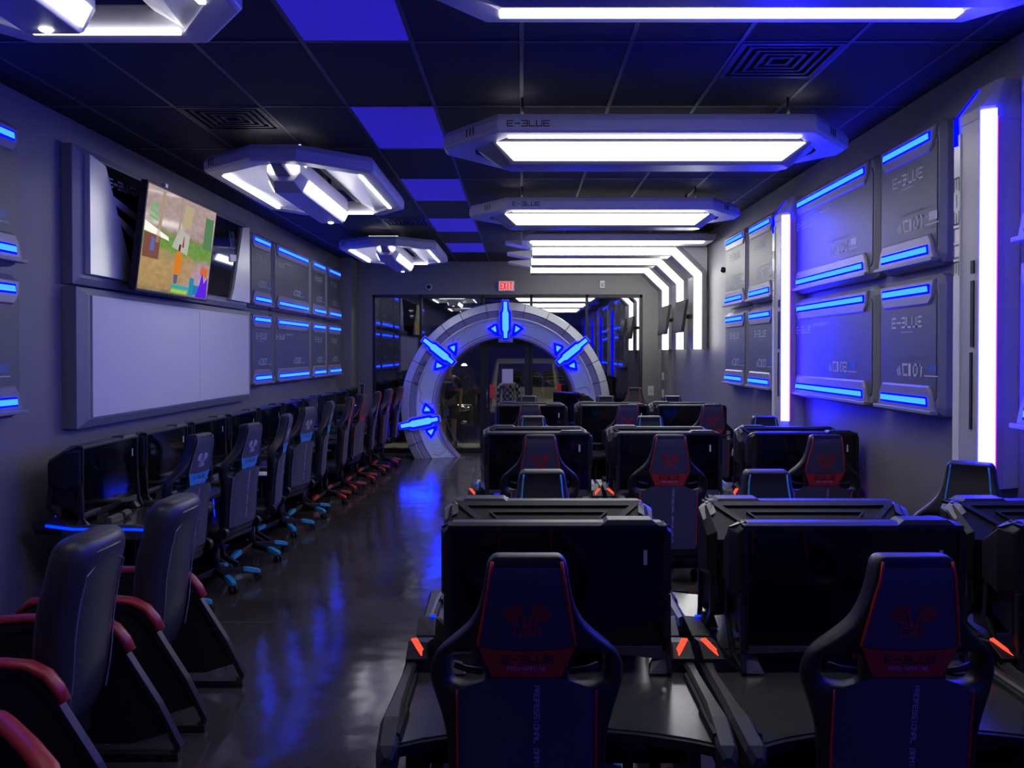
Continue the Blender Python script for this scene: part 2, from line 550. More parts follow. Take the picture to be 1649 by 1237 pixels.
def wall_panel(side, ya, yb, z0, z1, num, label, seed=0):
    """side 'R' or 'L'; panel from ya to yb along the wall"""
    wd = yb - ya; h = z1 - z0; hw = wd / 2
    yc = (ya + yb) / 2
    if side == 'R': t = empty('wall_panel', (XR, yc, z0), -pi / 2)
    else: t = empty('wall_panel', (XL, yc, z0), pi / 2)
    tag(t, label, 'wall panel', 'backlit panels on the %s wall' % ('right' if side == 'R' else 'left'))
    D = .09
    # frame tray with chamfered front
    MB().plate(rounded(-hw + .01, .01, hw - .01, h - .01, .07), 0, -D, .035).build('frame', M_PANELF, t, bevel=.004)
    # dark face
    fx = hw - .055
    f = MB().plate(rounded(-fx, .10, fx, h - .10, .05), -D + .004, -D - .008, .004)
    f.build('face', M_PANEL, t)
    bw = min(fx - .06, wd * .41)
    # top trapezoid plate + LED, bottom trapezoid plate + LED
    MB().plate([(-bw - .05, h - .045), (bw + .05, h - .045), (bw + .03, h - .16), (bw - .02, h - .205), (-bw + .02, h - .205), (-bw - .03, h - .16)], -D, -D - .022, .01).build('top_plate', M_PANELP, t)
    MB().plate([(-bw - .07, .05), (bw + .07, .05), (bw + .03, .17), (bw - .01, .215), (-bw + .01, .215), (-bw - .03, .17)], -D, -D - .03, .012).build('bottom_plate', M_PANELP, t)
    MB().box(-bw - .08, -D - .055, .035, bw + .08, -D, .06).build('ledge', M_PANELF, t, bevel=.005)
    for nm, zz, dy in (('top_light', h - .105, .022), ('bottom_light', .115, .030)):
        lo = MB().plate([(-bw, zz - .031), (bw, zz - .031), (bw - .012 if zz < .5 else bw, zz + .031), (-bw + .012 if zz < .5 else -bw, zz + .031)], -D - dy + .002, -D - dy - .006, .004).build(nm, M_RIM, t)  # outer bar glows to imitate the blue halo around the diffuser
        MB().plate([(-bw + .014, zz - .018), (bw - .014, zz - .018), (bw - .022, zz + .018), (-bw + .022, zz + .018)], -D - dy - .004, -D - dy - .013, .004).build('diffuser', M_BAR, lo)
    yf = -D - .0095
    fn = flat(yf)
    lg = MB()
    if num == '02':
        text(lg, 'E-BLUE', -fx + .06, h - .33, .055, fn, w=.05, t=.2)
        rect(lg, -fx + .52, h - .26, -fx + .9, h - .255, fn)
        text(lg, 'ECOLOGICAL DECORATION', -fx + .5, h - .275, .012, fn, w=.011, gap=.3, t=.2)
    else:
        lw = min(.055, wd * .06)
        text(lg, 'E-BLUE', -3.9 * lw + .0, h - .34, lw * 1.15, fn, w=lw, t=.2)
        rect(lg, -1.6 * lw, h - .375, 1.6 * lw, h - .371, fn)
    lg.build('logo_print', M_PRINT, t)
    pr = MB()
    sc = min(1.0, wd / .95)
    cx = .1 * sc if num != '02' else fx - .62
    zb = .27
    x = cx - .23 * sc
    for k in range(3): rect(pr, x + k * .022 * sc, zb, x + (k * .022 + .012) * sc, zb + (.045 + .012 * k), fn, slant=-.35)
    rect(pr, x + .085 * sc, zb, x + .1 * sc, zb + .085, fn, -.2); rect(pr, x + .085 * sc, zb + .07, x + .15 * sc, zb + .085, fn); rect(pr, x + .085 * sc, zb, x + .15 * sc, zb + .014, fn)
    rect(pr, x + .165 * sc, zb, x + .2 * sc, zb + .085, fn)
    xe = text(pr, num, x + .235 * sc, zb + .008, .07, fn, w=.055 * sc, t=.22, slant=.12)
    rect(pr, xe + .01, zb + .004, xe + .19 * sc, zb + .012, fn)
    pr.build('number_print', M_PRINT, t)
    bl = MB(); rect(bl, xe + .06 * sc, zb + .03, xe + .17 * sc, zb + .085, fn); rect(bl, xe + .02 * sc, zb + .05, xe + .045 * sc, zb + .062, fn)
    bl.build('blue_print', M_PRINTB if (side == 'L' or z0 < 2) else M_PRINT, t)
    fl = MB()
    text(fl, 'WALL DECORATION PANEL FOR ESPORTS', x - .03, zb + .115, .013 * sc, fn, w=.0115 * sc, gap=.35, t=.2)
    text(fl, 'NEW NETWORK', xe + .02, zb - .018, .011, fn, w=.01 * sc, gap=.35, t=.2)
    fl.build('fine_print', M_PRINTD, t)
    return t


ZU0, ZU1, ZL0, ZL1 = 2.46, 3.40, 1.49, 2.43
for (zz0, zz1, ww) in ((ZU0, ZU1, 'upper'), (ZL0, ZL1, 'lower')):
    wall_panel('R', 3.05, 4.42, zz0, zz1, '02', '%s grey panel at the right picture edge, before the near light column' % ww)
    wall_panel('R', 5.19, 6.11, zz0, zz1, '01', '%s panel numbered 01 just beyond the near light column on the right wall' % ww)
    wall_panel('R', 6.15, 8.02, zz0, zz1, '02', '%s wide panel numbered 02 between the two right wall light columns' % ww)
    wall_panel('R', 8.60, 9.62, zz0, zz1, '01', '%s panel numbered 01 touching the far side of the far light column' % ww)
    wall_panel('R', 9.68, 10.72, zz0, zz1, '01', '%s right wall panel farthest from the camera, near the white tube arcs' % ww)
    wall_panel('L', 4.25, 5.45, zz0, zz1, '01', '%s panel at the left picture edge, left of the television board' % ww)
    wall_panel('L', 9.98, 10.86, zz0, zz1, '01', '%s panel numbered 01 directly right of the television board' % ww)
    wall_panel('L', 10.92, 12.80, zz0, zz1, '02', '%s wide panel numbered 02 on the left wall' % ww)
    wall_panel('L', 12.86, 13.85, zz0, zz1, '01', '%s narrow looking left wall panel, second from the back corner' % ww)
    wall_panel('L', 13.91, 15.0, zz0, zz1, '01', '%s left wall panel nearest the back corner' % ww)

# ------------------------------------------------------------------ light columns on the right wall


def light_column(y, label):
    t = empty('light_column', (0, y, 0)); tag(t, label, 'wall light', 'vertical light columns on the right wall')
    zb, zt = 1.18, 3.2
    # section (x,y): front-far, front-near, LED edge, side, wall
    sec = [(XR, .42), (2.52, .38), (2.46, .28), (2.46, .035), (2.53, .0), (2.60, .03), (XR, .06)]
    m = MB()
    m.loft([[(p[0], p[1], zb) for p in sec], [(p[0], p[1], zt - .02) for p in sec]])
    m.build('housing', M_SHELL, t, bevel=.004)
    cap = MB()
    sec2 = [(XR, .36), (2.60, .34), (2.57, .25), (2.57, .07), (2.6, .04), (2.64, .05), (XR, .08)]
    cap.loft([[(p[0], p[1], zt - .02) for p in sec], [(p[0], p[1], zt + .04) for p in sec], [(p[0], p[1], zt + .20) for p in sec2]])
    cap.build('cap', M_SHELL, t, bevel=.004)
    MB().loft([[(2.447, .275, zt - .12), (2.447, .235, zt - .12), (2.462, .235, zt - .12), (2.462, .275, zt - .12)],
               [(2.447, .275, zt + .03), (2.447, .25, zt + .03), (2.462, .25, zt + .03), (2.462, .275, zt + .03)],
               [(2.555, .235, zt + .19), (2.555, .22, zt + .19), (2.57, .22, zt + .19), (2.57, .235, zt + .19)]]).build('cap_light', M_RIM, t)
    # bright band on the far front edge
    MB().box(2.452, .215, zb + .02, 2.461, .28, zt - .06).build('silver_band', mat('silver_band', (.75, .75, .78), .3), t)
    lg = MB()
    text(lg, 'E-BLUE', 2.35, -.272, .05, lambda u, v: (2.4505, -v, zt + 2.05 - u), w=.07, t=.2)
    lg.build('logo_print', M_PRINTD, t)
    # slots
    s = MB()
    s.box(2.452, .07, 2.35, 2.4605, .10, 2.42); s.box(2.452, .07, 1.95, 2.4605, .10, 2.31); s.box(2.452, .085, 1.5, 2.4605, .105, 1.92)
    s.build('slots', M_GROOVE, t)
    # LED strip on the near chamfer
    m = MB()
    m.loft([[(2.462, .028, zt2), (2.466, .012, zt2), (2.528, -.018, zt2), (2.53, .002, zt2)] for zt2 in (zb + .09, zt - .1, zt + .02)])
    m.build('strip_light', M_BLUECOL, t)
    m = MB(); m.loft([[(2.53, .386, q), (2.60, .404, q), (2.60, .418, q), (2.53, .40, q)] for q in (zb + .09, zt - .1)]); m.build('far_strip', emat('far_blue', (0, .002, 1.6)), t)
    MB().box(2.531, -.012, zb + .09, 2.537, .02, zt - .02).build('edge_light', M_PINK, t)
    MB().sphere((2.457, .24, zb + .05), .022, 10, (.35, .6, 1.4)).build('marker_light', M_BLUECOL, t)
    return t


light_column(4.47, 'tall blue and white light column at the right edge, nearest the camera')
light_column(1.04, 'unseen light column added beside the camera to light the front chairs')  # added out of view, throws blue light on the front chairs
light_column(-2.4, 'unseen light column added behind the camera to light the front chairs')  # another added column, unseen, for blue light on the chair backs
light_column(7.90, 'tall blue and white light column farther along the right wall')

# ------------------------------------------------------------------ ceiling fixtures, right (octagon frames with light box)


def frame_light(y, label):
    t = empty('frame_ceiling_light', (.905, y, 0)); tag(t, label, 'ceiling light', 'long octagonal ceiling lights on the right')
    zt, zb = 3.52, 3.394
    outer = [(-1.07, 0), (1.07, 0), (1.475, .5), (1.475, .68), (1.07, 1.15), (-1.07, 1.15), (-1.475, .68), (-1.475, .5)]
    inner = [(-1.0, .15), (1.0, .15), (1.25, .52), (1.25, .64), (1.0, 1.0), (-1.0, 1.0), (-1.25, .64), (-1.25, .52)]
    MB().ring(outer, inner, zb, zt, .12).build('outer_frame', M_SHELL, t, bevel=.006)
    i2 = [(p[0] * .985, .575 + (p[1] - .575) * .93) for p in inner]
    # glowing inner lips, near and far
    MB().prism([(-1.0, .09), (1.0, .09), (1.0, .148), (-1.0, .148)], 'z', zb - .006, zb + .01).build('near_strip', M_WHITE, t)
    MB().prism([(-1.0, 1.0), (1.0, 1.0), (1.0, 1.07), (-1.0, 1.07)], 'z', zb - .006, zb + .01).build('far_strip', M_WHITE, t)
    for sx in (-.95, .95): MB().box(sx - .08, .06, zt, sx + .08, .09, zt + .005).build('upper_slit', M_WHITE, t)
    # suspended light box: V section
    def ln(x0, x1, yy, z): return [(x0, yy, z), (x1, yy, z)]
    m = MB()
    def oct_(yn, yf, hx, tip, z): return [(-hx, yn, z), (hx, yn, z), (tip, (yn + yf) / 2 - .03, z), (tip, (yn + yf) / 2 + .03, z), (hx, yf, z), (-hx, yf, z), (-tip, (yn + yf) / 2 + .03, z), (-tip, (yn + yf) / 2 - .03, z)]
    m.loft([oct_(.25, .89, 1.1, 1.2, 3.44), oct_(.235, .905, 1.13, 1.23, 3.405), oct_(.46, .68, .98, 1.05, 3.275)])
    m.build('light_box', M_SHELLD, t, bevel=.006)
    # lit slanted faces following the V
    def slant(s, x, out=.006, near=True):
        yv = .235 + (.46 - .235) * s; z = 3.405 + (3.275 - 3.405) * s
        yv -= out * .5; z -= out * .86
        if not near: yv = 1.14 - yv
        return (x, yv, z)
    for near in (True, False):
        mm = MB()
        tp = [slant(.12, -1.08, near=near), slant(.12, 1.08, near=near), slant(.80, .96, near=near), slant(.80, -.96, near=near)]
        tq = [slant(.12, -1.08, -.004, near), slant(.12, 1.08, -.004, near), slant(.80, .96, -.004, near), slant(.80, -.96, -.004, near)]
        mm.loft([tp, tq]).build('diffuser', M_WHITE, t)
    for sx in (-1, 1):
        for yy in (.3, .85):
            MB().tube([(sx * 1.16, yy + (.1 if yy < .5 else -.1), 3.43), (sx * 1.22, yy + (.1 if yy < .5 else -.1), 3.47)], .022).build('bracket', M_REFLW, t, smooth=True)
    for sx in (-.9, .9):
        MB().tube([(sx, .57, 3.42), (sx, .57, ZC)], .015).build('hanger', M_BLKM, t, smooth=True)
        MB().tube([(sx, .08, 3.5), (sx, .08, ZC)], .01).build('hanger', M_BLKM, t, smooth=True)
        MB().tube([(sx, 1.07, 3.5), (sx, 1.07, ZC)], .01).build('hanger', M_BLKM, t, smooth=True)
    lg = MB(); text(lg, 'E-BLUE', -1.0, 3.432, .036, lambda u, v: (u, -.0025, v), w=.036, t=.2)
    lg.build('logo_print', M_PRINTK, t)
    for sx in (-1, 1):
        gv = MB()
        for k in range(3):
            x = sx * (1.24 + .025 * k); yy = (abs(x) - 1.07) / .405 * .5
            gv.box(x - .004, yy - .006, 3.43, x + .004, yy + .02, 3.48)
        gv.build('groove', M_GROOVE, t)
    return t


frame_light(2.62, 'long white octagonal ceiling light cut by the top picture edge')
frame_light(5.60, 'long white octagonal ceiling light, second from the camera on the right')
frame_light(8.62, 'long white octagonal ceiling light, smallest, before the white tube arcs')

# ------------------------------------------------------------------ ceiling fixtures, left


def hex_light(y, label):
    t = empty('hexagonal_ceiling_light', (-1.92, y, 0)); tag(t, label, 'ceiling light', 'angular hexagonal ceiling lights on the left')
    zt, zb = 3.53, 3.40
    outer = [(-.18, 0), (.18, 0), (.70, .45), (.70, 2.25), (.42, 2.62), (-.42, 2.62), (-.70, 2.25), (-.70, .45)]
    inner = [(-.15, .18), (.15, .18), (.57, .53), (.57, 2.15), (.36, 2.46), (-.36, 2.46), (-.57, 2.15), (-.57, .53)]
    MB().ring(outer, inner, zb, zt, .15).build('outer_frame', M_SHELL, t, bevel=.006)
    # reflector wings, sloping up toward the middle
    for sx in (-1, 1):
        m = MB()
        m.loft([[(sx * .57, .53, zb + .02), (sx * .57, 2.15, zb + .02), (sx * .36, 2.46, zb + .02), (sx * .22, 2.46, 3.50), (sx * .22, .28, 3.50), (sx * .15, .18, zb + .02)],
                [(sx * .57, .53, zb + .035), (sx * .57, 2.15, zb + .035), (sx * .36, 2.46, zb + .035), (sx * .22, 2.46, 3.515), (sx * .22, .28, 3.515), (sx * .15, .18, zb + .035)]])
        m.build('reflector', M_REFLW, t)
        MB().box(min(sx * .225, sx * .19), .45, 3.49, max(sx * .225, sx * .19), 2.3, 3.515).build('slot', M_GROOVE, t)
        xx = sorted((sx * .555, sx * .585))
        MB().box(xx[0], .56, zb - .008, xx[1], 2.13, zb + .012).build('edge_light', M_WHITE, t)
    MB().box(-.34, 2.44, zb - .008, .34, 2.475, zb + .012).build('edge_light', M_WHITE, t)
    # hanging light bar
    def sec(yy, wt, wb, z1, z0): return [(-wb, yy, z0), (wb, yy, z0), (wt, yy, z1), (-wt, yy, z1)]
    def hx(yy, wm, wb, z0, zm): return [(-wb, yy, z0), (wb, yy, z0), (wm, yy, zm), (wm * .96, yy, 3.47), (-wm * .96, yy, 3.47), (-wm, yy, zm)]
    MB().loft([hx(.30, .14, .08, 3.30, 3.37), hx(.45, .165, .11, 3.235, 3.345), hx(2.02, .165, .11, 3.225, 3.335), hx(2.07, .15, .10, 3.25, 3.34)]).build('light_bar', M_SHELL, t, bevel=.006)
    MB().loft([sec(.1, .08, .04, 3.46, 3.385), sec(.43, .17, .07, 3.48, 3.31)]).build('nose', M_SHELLD, t, bevel=.004)
    for sx in (-1, 1):
        m = MB()
        q0 = [(sx * .162, .47, 3.338), (sx * .162, 2.0, 3.33), (sx * .122, 2.0, 3.25), (sx * .122, .47, 3.258)]
        q1 = [(p[0] + sx * .010, p[1], p[2] - .006) for p in q0]
        m.loft([q0, q1]).build('diffuser', M_WHITE, t)
        m = MB()
        q0 = [(sx * .075, .14, 3.45), (sx * .155, .42, 3.46), (sx * .09, .42, 3.32), (sx * .055, .16, 3.40)]
        q1 = [(p[0] + sx * .012, p[1] - .01, p[2] - .004) for p in q0]
        m.loft([q0, q1]).build('nose_light', M_WHITE, t)
    MB().sphere((0, 1.97, 3.224), .024, 10, (1.2, 1, .5)).build('spot', M_WHITE, t)
    MB().box(-.2, .07, 3.531, .2, .10, 3.536).build('upper_slit', M_WHITE, t)
    for yy in (.7, 1.9):
        MB().tube([(0, yy, 3.46), (0, yy, ZC)], .02).build('hanger', M_BLKM, t, smooth=True)
    gv = MB()
    for k in range(3): gv.box(-.64 + .025 * k, .42 - .02 * k - .03, 3.44, -.632 + .025 * k, .44 - .02 * k, 3.5)
    gv.build('groove', M_GROOVE, t)
    return t


hex_light(1.42, 'angular hexagonal ceiling light cut by the top left picture corner')
hex_light(-4.4, 'unseen hexagonal ceiling light added far behind the camera to light the front chairs')  # added behind the camera as extra light on the front chair backs
hex_light(6.45, 'angular hexagonal ceiling light left of the blue panels, middle of three')
hex_light(11.55, 'angular hexagonal ceiling light nearest the back wall on the left')

# ------------------------------------------------------------------ white tube arcs


def offset_path(cl, d):
    """offset XZ polyline to the room side (+) by d"""
    out = []
    n = len(cl)
    for i, p in enumerate(cl):
        p = Vector(p)
        d0 = (p - Vector(cl[i - 1])).normalized() if i > 0 else (Vector(cl[1]) - p).normalized()
        d1 = (Vector(cl[i + 1]) - p).normalized() if i < n - 1 else d0
        n0 = Vector((-d0.y, d0.x)); n1 = Vector((-d1.y, d1.x))   # left normal
        m = (n0 + n1).normalized()
        k = 1 / max(.5, m.dot(n0))
        out.append(p - m * d * k)
    return out


def tube_arc(y, wall_x, label, first=False):
    t = empty('tube_arc', (0, y, 0)); tag(t, label, 'wall light', 'bent white light arcs by the back wall')
    cl = [(.16, 3.38), (2.19, 3.38), (2.54, 3.04), (2.54, 1.97)]
    # sweep body: room face inner at d=+.06 (room side), LED chamfer near side
    def sweep(sec, name, m, parent, cl=cl, **kw):
        rings = []
        paths = {d: offset_path(cl, d) for d, _ in sec}
        for i in range(len(cl)):
            rings.append([(paths[d][i].x, yy, paths[d][i].y) for d, yy in sec])
        return MB().loft(rings).build(name, m, parent, **kw)
    sweep([(.07, .07), (.07, .42), (-.02, .48), (-.12, .48), (-.12, .02), (-.045, 0.0)], 'housing', M_SHELLD, t, bevel=.004)
    sweep([(.045, .04), (.055, .056), (-.04, -.006), (-.04, .006)], 'tube_light', M_ARC, t)
    sweep([(.04, .475), (.04, .485), (-.06, .495), (-.06, .482)], 'rear_tube_light', M_ARCR, t)
    # pointed ceiling tail and ceiling mounting body
    m = MB()
    m.prism([(-.24, 3.50), (.12, 3.43), (.3, 3.44), (.3, 3.56), (-.22, 3.53)], 'y', .02, .36)
    m.build('tail', M_REFLW, t, bevel=.004)
    m = MB(); m.box(.2, .10, 3.45, 2.25, .44, ZC); m.build('ceiling_mount', M_SHELLD, t, bevel=.004)
    m = MB()
    m.prism([(2.25, ZC), (2.25, 3.45), (XR - .01, 3.05), (XR - .01, ZC)], 'y', .12, .34)
    m.build('corner_gusset', M_REFLW, t)
    if first:
        MB().prism([(.0, 3.44), (2.62, 3.44), (2.66, 3.53), (.1, 3.53)], 'y', -.62, -.05).build('canopy', M_SHELL, t, bevel=.005)
        MB().box(.12, -.56, 3.425, 2.5, -.46, 3.441).build('canopy_light', M_ARC, t)
    return t


tube_arc(12.0, 2.6, 'white tube arc bending down the right wall, nearest the camera', True)
tube_arc(13.35, 2.6, 'white tube arc bending down the right wall, middle of three')
tube_arc(14.7, 2.6, 'white tube arc bending down the right wall, nearest the back wall')

# small televisions between the arcs
for (yc, lab) in ((12.45, 'black flat television on the right wall in front of the middle arc'), (13.82, 'black flat television on the right wall in front of the farthest arc')):
    t = empty('wall_television', (2.36, yc, 2.45)); tag(t, lab, 'television', 'wall televisions between the white arcs')
    a = MB().box(-.02, -.39, -.24, .02, .39, .24).xf(Matrix.Rotation(radians(8), 4, 'Y'))
    a.build('casing', M_BLK, t, bevel=.006)
    a = MB().box(-.024, -.37, -.22, -.0205, .37, .22).xf(Matrix.Rotation(radians(8), 4, 'Y'))
    a.build('screen', mat('matte_screen', (.004, .004, .006), .35), t)
    MB().bar([(.01, 0, 0), (XR - 2.36, 0, 0)], .12, .06, (0, 1, 0)).build('bracket', M_BLKM, t)

# ------------------------------------------------------------------ left wall board and television
t = empty('display_board', (XL, 8.0, 1.36), pi / 2)
tag(t, 'large blank two-piece whiteboard in a sloped dark frame under the television', 'board')
W0, W1 = -1.93, 1.96
hh = 1.04
def frm(x0, z0, x1, z1, b, d, wide): return [[(x0, 0, z0), (x1, 0, z0), (x1, 0, z1), (x0, 0, z1)], [(x0, -d * .8, z0), (x1, -d * .8, z0), (x1, -d * .8, z1), (x0, -d * .8, z1)], [(x0 + wide, -d, z0 + b), (x1 - wide, -d, z0 + b), (x1 - wide, -d, z1 - b), (x0 + wide, -d, z1 - b)]]
MB().loft(frm(W0, 0, W1, hh, .06, .13, .12)).build('frame', M_PANELF, t, bevel=.004)
for (a, b_) in ((-1.77, .30), (.306, 1.80)):
    MB().box(a, -.142, .075, b_, -.128, .985).build('board_sheet', M_BOARD, t, bevel=.002)
t = empty('television_surround', (XL, 8.0, 2.42), pi / 2)
tag(t, 'grey wall surround with silver wedges and gloss black logo panels behind the television', 'panel')
MB().loft(frm(W0, 0, W1 - .05, 1.02, .05, .10, .07)).build('frame', M_PANELF, t, bevel=.004)
MB().box(-1.76, -.118, .1, 1.80, -.098, .95).build('backing', M_GLOSSK, t)
for sx, nm in ((-1, 'wedge'), (1, 'wedge')):
    if sx < 0:
        pts = [(-1.80, .08), (-1.02, .08), (-1.16, .22), (-1.56, .93), (-1.80, .97)]
    else:
        pts = [(1.83, .08), (1.20, .08), (1.30, .22), (1.60, .93), (1.83, .97)]
    MB().prism(pts, 'y', -.145, -.1).build(nm, M_MIRROR, t, bevel=.003)
# white bands modelled as reflections of the ceiling lights on the black panels
m = MB(); m.plate([(-1.5, .75), (-1.02, .66), (-1.02, .60), (-1.47, .68)], -.118, -.128, .004); m.plate([(-1.42, .62), (-1.02, .50), (-1.02, .42), (-1.35, .55)], -.118, -.128, .004)
m.plate([(-1.22, .24), (-1.02, .2), (-1.02, .15), (-1.18, .18)], -.118, -.128, .004); m.plate([(1.22, .58), (1.42, .60), (1.42, .53), (1.3, .5), (1.22, .5)], -.118, -.128, .004)
m.build('reflection_bands', M_REFLW, t)
lg = MB(); text(lg, 'E-BLUE', -1.46, .80, .06, flat(-.1195), w=.055, t=.2); lg.build('logo_print', M_PRINT, t)
lg = MB()
for k in range(5):
    a = [(1.24 + .03 * k + .02 * sin(q * .8 + k), .64 + q * .025) for q in range(9)]
    for p, q in zip(a[:-1], a[1:]):
        lg.quad([(p[0], -.1195, p[1]), (p[0] + .008, -.1195, p[1]), (q[0] + .008, -.1195, q[1]), (q[0], -.1195, q[1])])
lg.build('snake_print', M_PRINTB, t)

# television, tilted
tv = empty('television', (-3.06, 7.43, 2.86), pi / 2); tag(tv, 'large tilted television showing an outdoor game scene above the whiteboard', 'television')
tilt = Matrix.Rotation(radians(-7), 4, 'X')
tilt = Matrix.Rotation(radians(7), 4, 'X')
m = MB().box(-.755, -.03, -.445, .755, .03, .445).xf(tilt); m.build('casing', M_BLK, tv, bevel=.006)


def tvq(name, pts, colr, s=1.0, y=-.0315):
    m_ = MB(); m_.prism(pts, 'y', y, y + .001); m_.xf(tilt)
    return m_.build(name, emat('tv_' + name, colr, s), tv)


mtv = bpy.data.materials.new('tv_picture'); mtv.use_nodes = True
nt = mtv.node_tree; nt.nodes.clear()
oo = nt.nodes.new('ShaderNodeOutputMaterial'); em = nt.nodes.new('ShaderNodeEmission')
gl = nt.nodes.new('ShaderNodeBsdfGlossy'); gl.inputs['Roughness'].default_value = .08
ad = nt.nodes.new('ShaderNodeMixShader'); ad.inputs[0].default_value = .05
tc = nt.nodes.new('ShaderNodeTexCoord'); sp = nt.nodes.new('ShaderNodeSeparateXYZ'); nt.links.new(tc.outputs['Generated'], sp.inputs[0])
nz = nt.nodes.new('ShaderNodeTexNoise'); nz.inputs['Scale'].default_value = 9; nz.inputs['Detail'].default_value = 5
nt.links.new(tc.outputs['Generated'], nz.inputs['Vector'])
ma = nt.nodes.new('ShaderNodeMath'); ma.operation = 'MULTIPLY_ADD'; ma.inputs[1].default_value = .14; nt.links.new(nz.outputs['Fac'], ma.inputs[0]); nt.links.new(sp.outputs['Z'], ma.inputs[2])
cr = nt.nodes.new('ShaderNodeValToRGB'); cr.color_ramp.interpolation = 'LINEAR'
els = [(0, (.05, .06, .12)), (.06, (.16, .12, .05)), (.12, (.33, .22, .08)), (.35, (.38, .24, .10)), (.47, (.3, .22, .1)), (.50, (.14, .26, .05)), (.62, (.12, .25, .05)), (.68, (.2, .2, .1)), (.72, (.33, .24, .24)), (1, (.36, .26, .25))]
cr.color_ramp.elements[0].position = 0; cr.color_ramp.elements[0].color = (*els[0][1], 1)
cr.color_ramp.elements[1].position = 1; cr.color_ramp.elements[1].color = (*els[-1][1], 1)
for pz, c in els[1:-1]:
    e = cr.color_ramp.elements.new(pz); e.color = (*c, 1)
nt.links.new(ma.outputs[0], cr.inputs['Fac'])
nt.links.new(cr.outputs['Color'], em.inputs['Color'])
nz2 = nt.nodes.new('ShaderNodeTexNoise'); nz2.inputs['Scale'].default_value = 14; nz2.inputs['Detail'].default_value = 3
nt.links.new(tc.outputs['Generated'], nz2.inputs['Vector'])
m2 = nt.nodes.new('ShaderNodeMapRange'); m2.inputs['To Min'].default_value = .35; m2.inputs['To Max'].default_value = .75
nt.links.new(nz2.outputs['Fac'], m2.inputs['Value']); nt.links.new(m2.outputs['Result'], em.inputs['Strength'])
nt.links.new(em.outputs[0], ad.inputs[1]); nt.links.new(gl.outputs[0], ad.inputs[2]); nt.links.new(ad.outputs[0], oo.inputs[0])
m = MB().box(-.735, -.0308, -.425, .735, -.029, .425).xf(tilt); scr = m.build('screen', mtv, tv)
def pic(name, pts, col, s=1.0, y=-.0315): 
    m_ = MB(); m_.prism(pts, 'y', y, y + .0006); m_.xf(tilt); return m_.build(name, emat('tvp_' + name + str(col), col, s * .42), scr)
pic('wall_post', [(-.50, -.02), (-.44, -.02), (-.40, .42), (-.46, .42)], (.42, .33, .22))
pic('wall_post', [(-.08, .1), (-.05, .1), (-.04, .42), (-.08, .42)], (.40, .31, .24))
pic('panel', [(-.18, -.02), (.16, -.06), (.18, .12), (-.06, .16)], (.5, .5, .46))
pic('panel', [(-.02, .18), (.18, .18), (.2, .38), (.02, .38)], (.5, .42, .25), y=-.0318)
pic('bottle', [(.03, .0), (.07, .0), (.06, .1), (.05, .1)], (.35, .03, .03), y=-.0322)
pic('inset', [(-.72, -.16), (-.42, -.16), (-.42, .04), (-.72, .04)], (.22, .08, .06))
pic('inset', [(-.60, -.1), (-.52, -.1), (-.52, .0), (-.58, .02)], (.12, .15, .5), y=-.0322)
pic('shine', [(-.73, .05), (-.25, .02), (-.27, .05), (-.73, .13)], (1.0, .95, .85), 1.1)
pic('green_mark', [(-.66, .17), (-.50, .15), (-.50, .17), (-.66, .19)], (.1, .6, .15))
pic('green_mark', [(-.66, .22), (-.52, .20), (-.52, .22), (-.66, .24)], (.1, .6, .15))
pic('green_mark', [(-.64, .27), (-.54, .25), (-.54, .27), (-.62, .30)], (.1, .6, .15))
pic('map', [(.50, .04), (.70, .04), (.70, .34), (.50, .34)], (.10, .24, .11))
pic('health_bar', [(-.1, -.37), (.28, -.37), (.28, -.34), (-.1, -.34)], (.02, .45, .4))
pic('health_bar', [(-.1, -.41), (.24, -.41), (.24, -.38), (-.1, -.38)], (.3, .7, .1))
pic('item_bar', [(.28, -.42), (.38, -.42), (.38, -.25), (.28, -.25)], (.02, .28, .4), y=-.0318)
pic('item_bar', [(.38, -.40), (.66, -.40), (.66, -.31), (.38, -.31)], (.02, .2, .55))
pic('flag', [(.5, -.2), (.68, -.22), (.68, -.14), (.52, -.12)], (.7, .15, .05))
pic('blue_glow', [(.44, -.42), (.72, -.42), (.7, -.22), (.62, -.28), (.56, -.18), (.52, -.3)], (.12, .02, .8), y=-.0316)
pic('small_figure', [(-.07, -.33), (-.0, -.33), (.01, -.24), (-.08, -.24)], (.1, .12, .25), y=-.0318)
pic('small_figure', [(-.09, -.25), (.02, -.25), (.07, -.13), (.03, -.04), (-.06, -.04), (-.09, -.12)], (.75, .22, .02), y=-.032)
pic('small_figure', [(-.04, -.04), (.0, -.04), (.01, .02), (-.03, .02)], (.05, .03, .02), y=-.0322)
MB().bar([(0, .03, -.1), (0, .24, -.1)], .4, .3, (1, 0, 0)).build('bracket', M_BLKM, tv)
MB().box(-.46, -.04, .444, -.41, .0, .475).xf(tilt).build('camera_clip', M_WPL, tv)

# ================================================================== ARCH
ar = empty('gate_arch', (-.29, 15.02, .93)); tag(ar, 'round silver gate arch with blue glowing emblems in front of the glass front', 'arch')
CZ = .93


def arc_band(prof, name, m, n=72, a0=None, a1=None, parent=ar, **kw):
    rings = []
    for k in range(n + 1):
        ring_ = []
        for r, d in prof:
            e = asin(min(1, (CZ - .003) / r))
            s0 = -e if a0 is None else a0
            s1 = pi + e if a1 is None else a1
            a = s0 + (s1 - s0) * k / n
            ring_.append((r * cos(a), d, r * sin(a)))
        rings.append(ring_)
    return MB().loft(rings).build(name, m, parent, **kw)


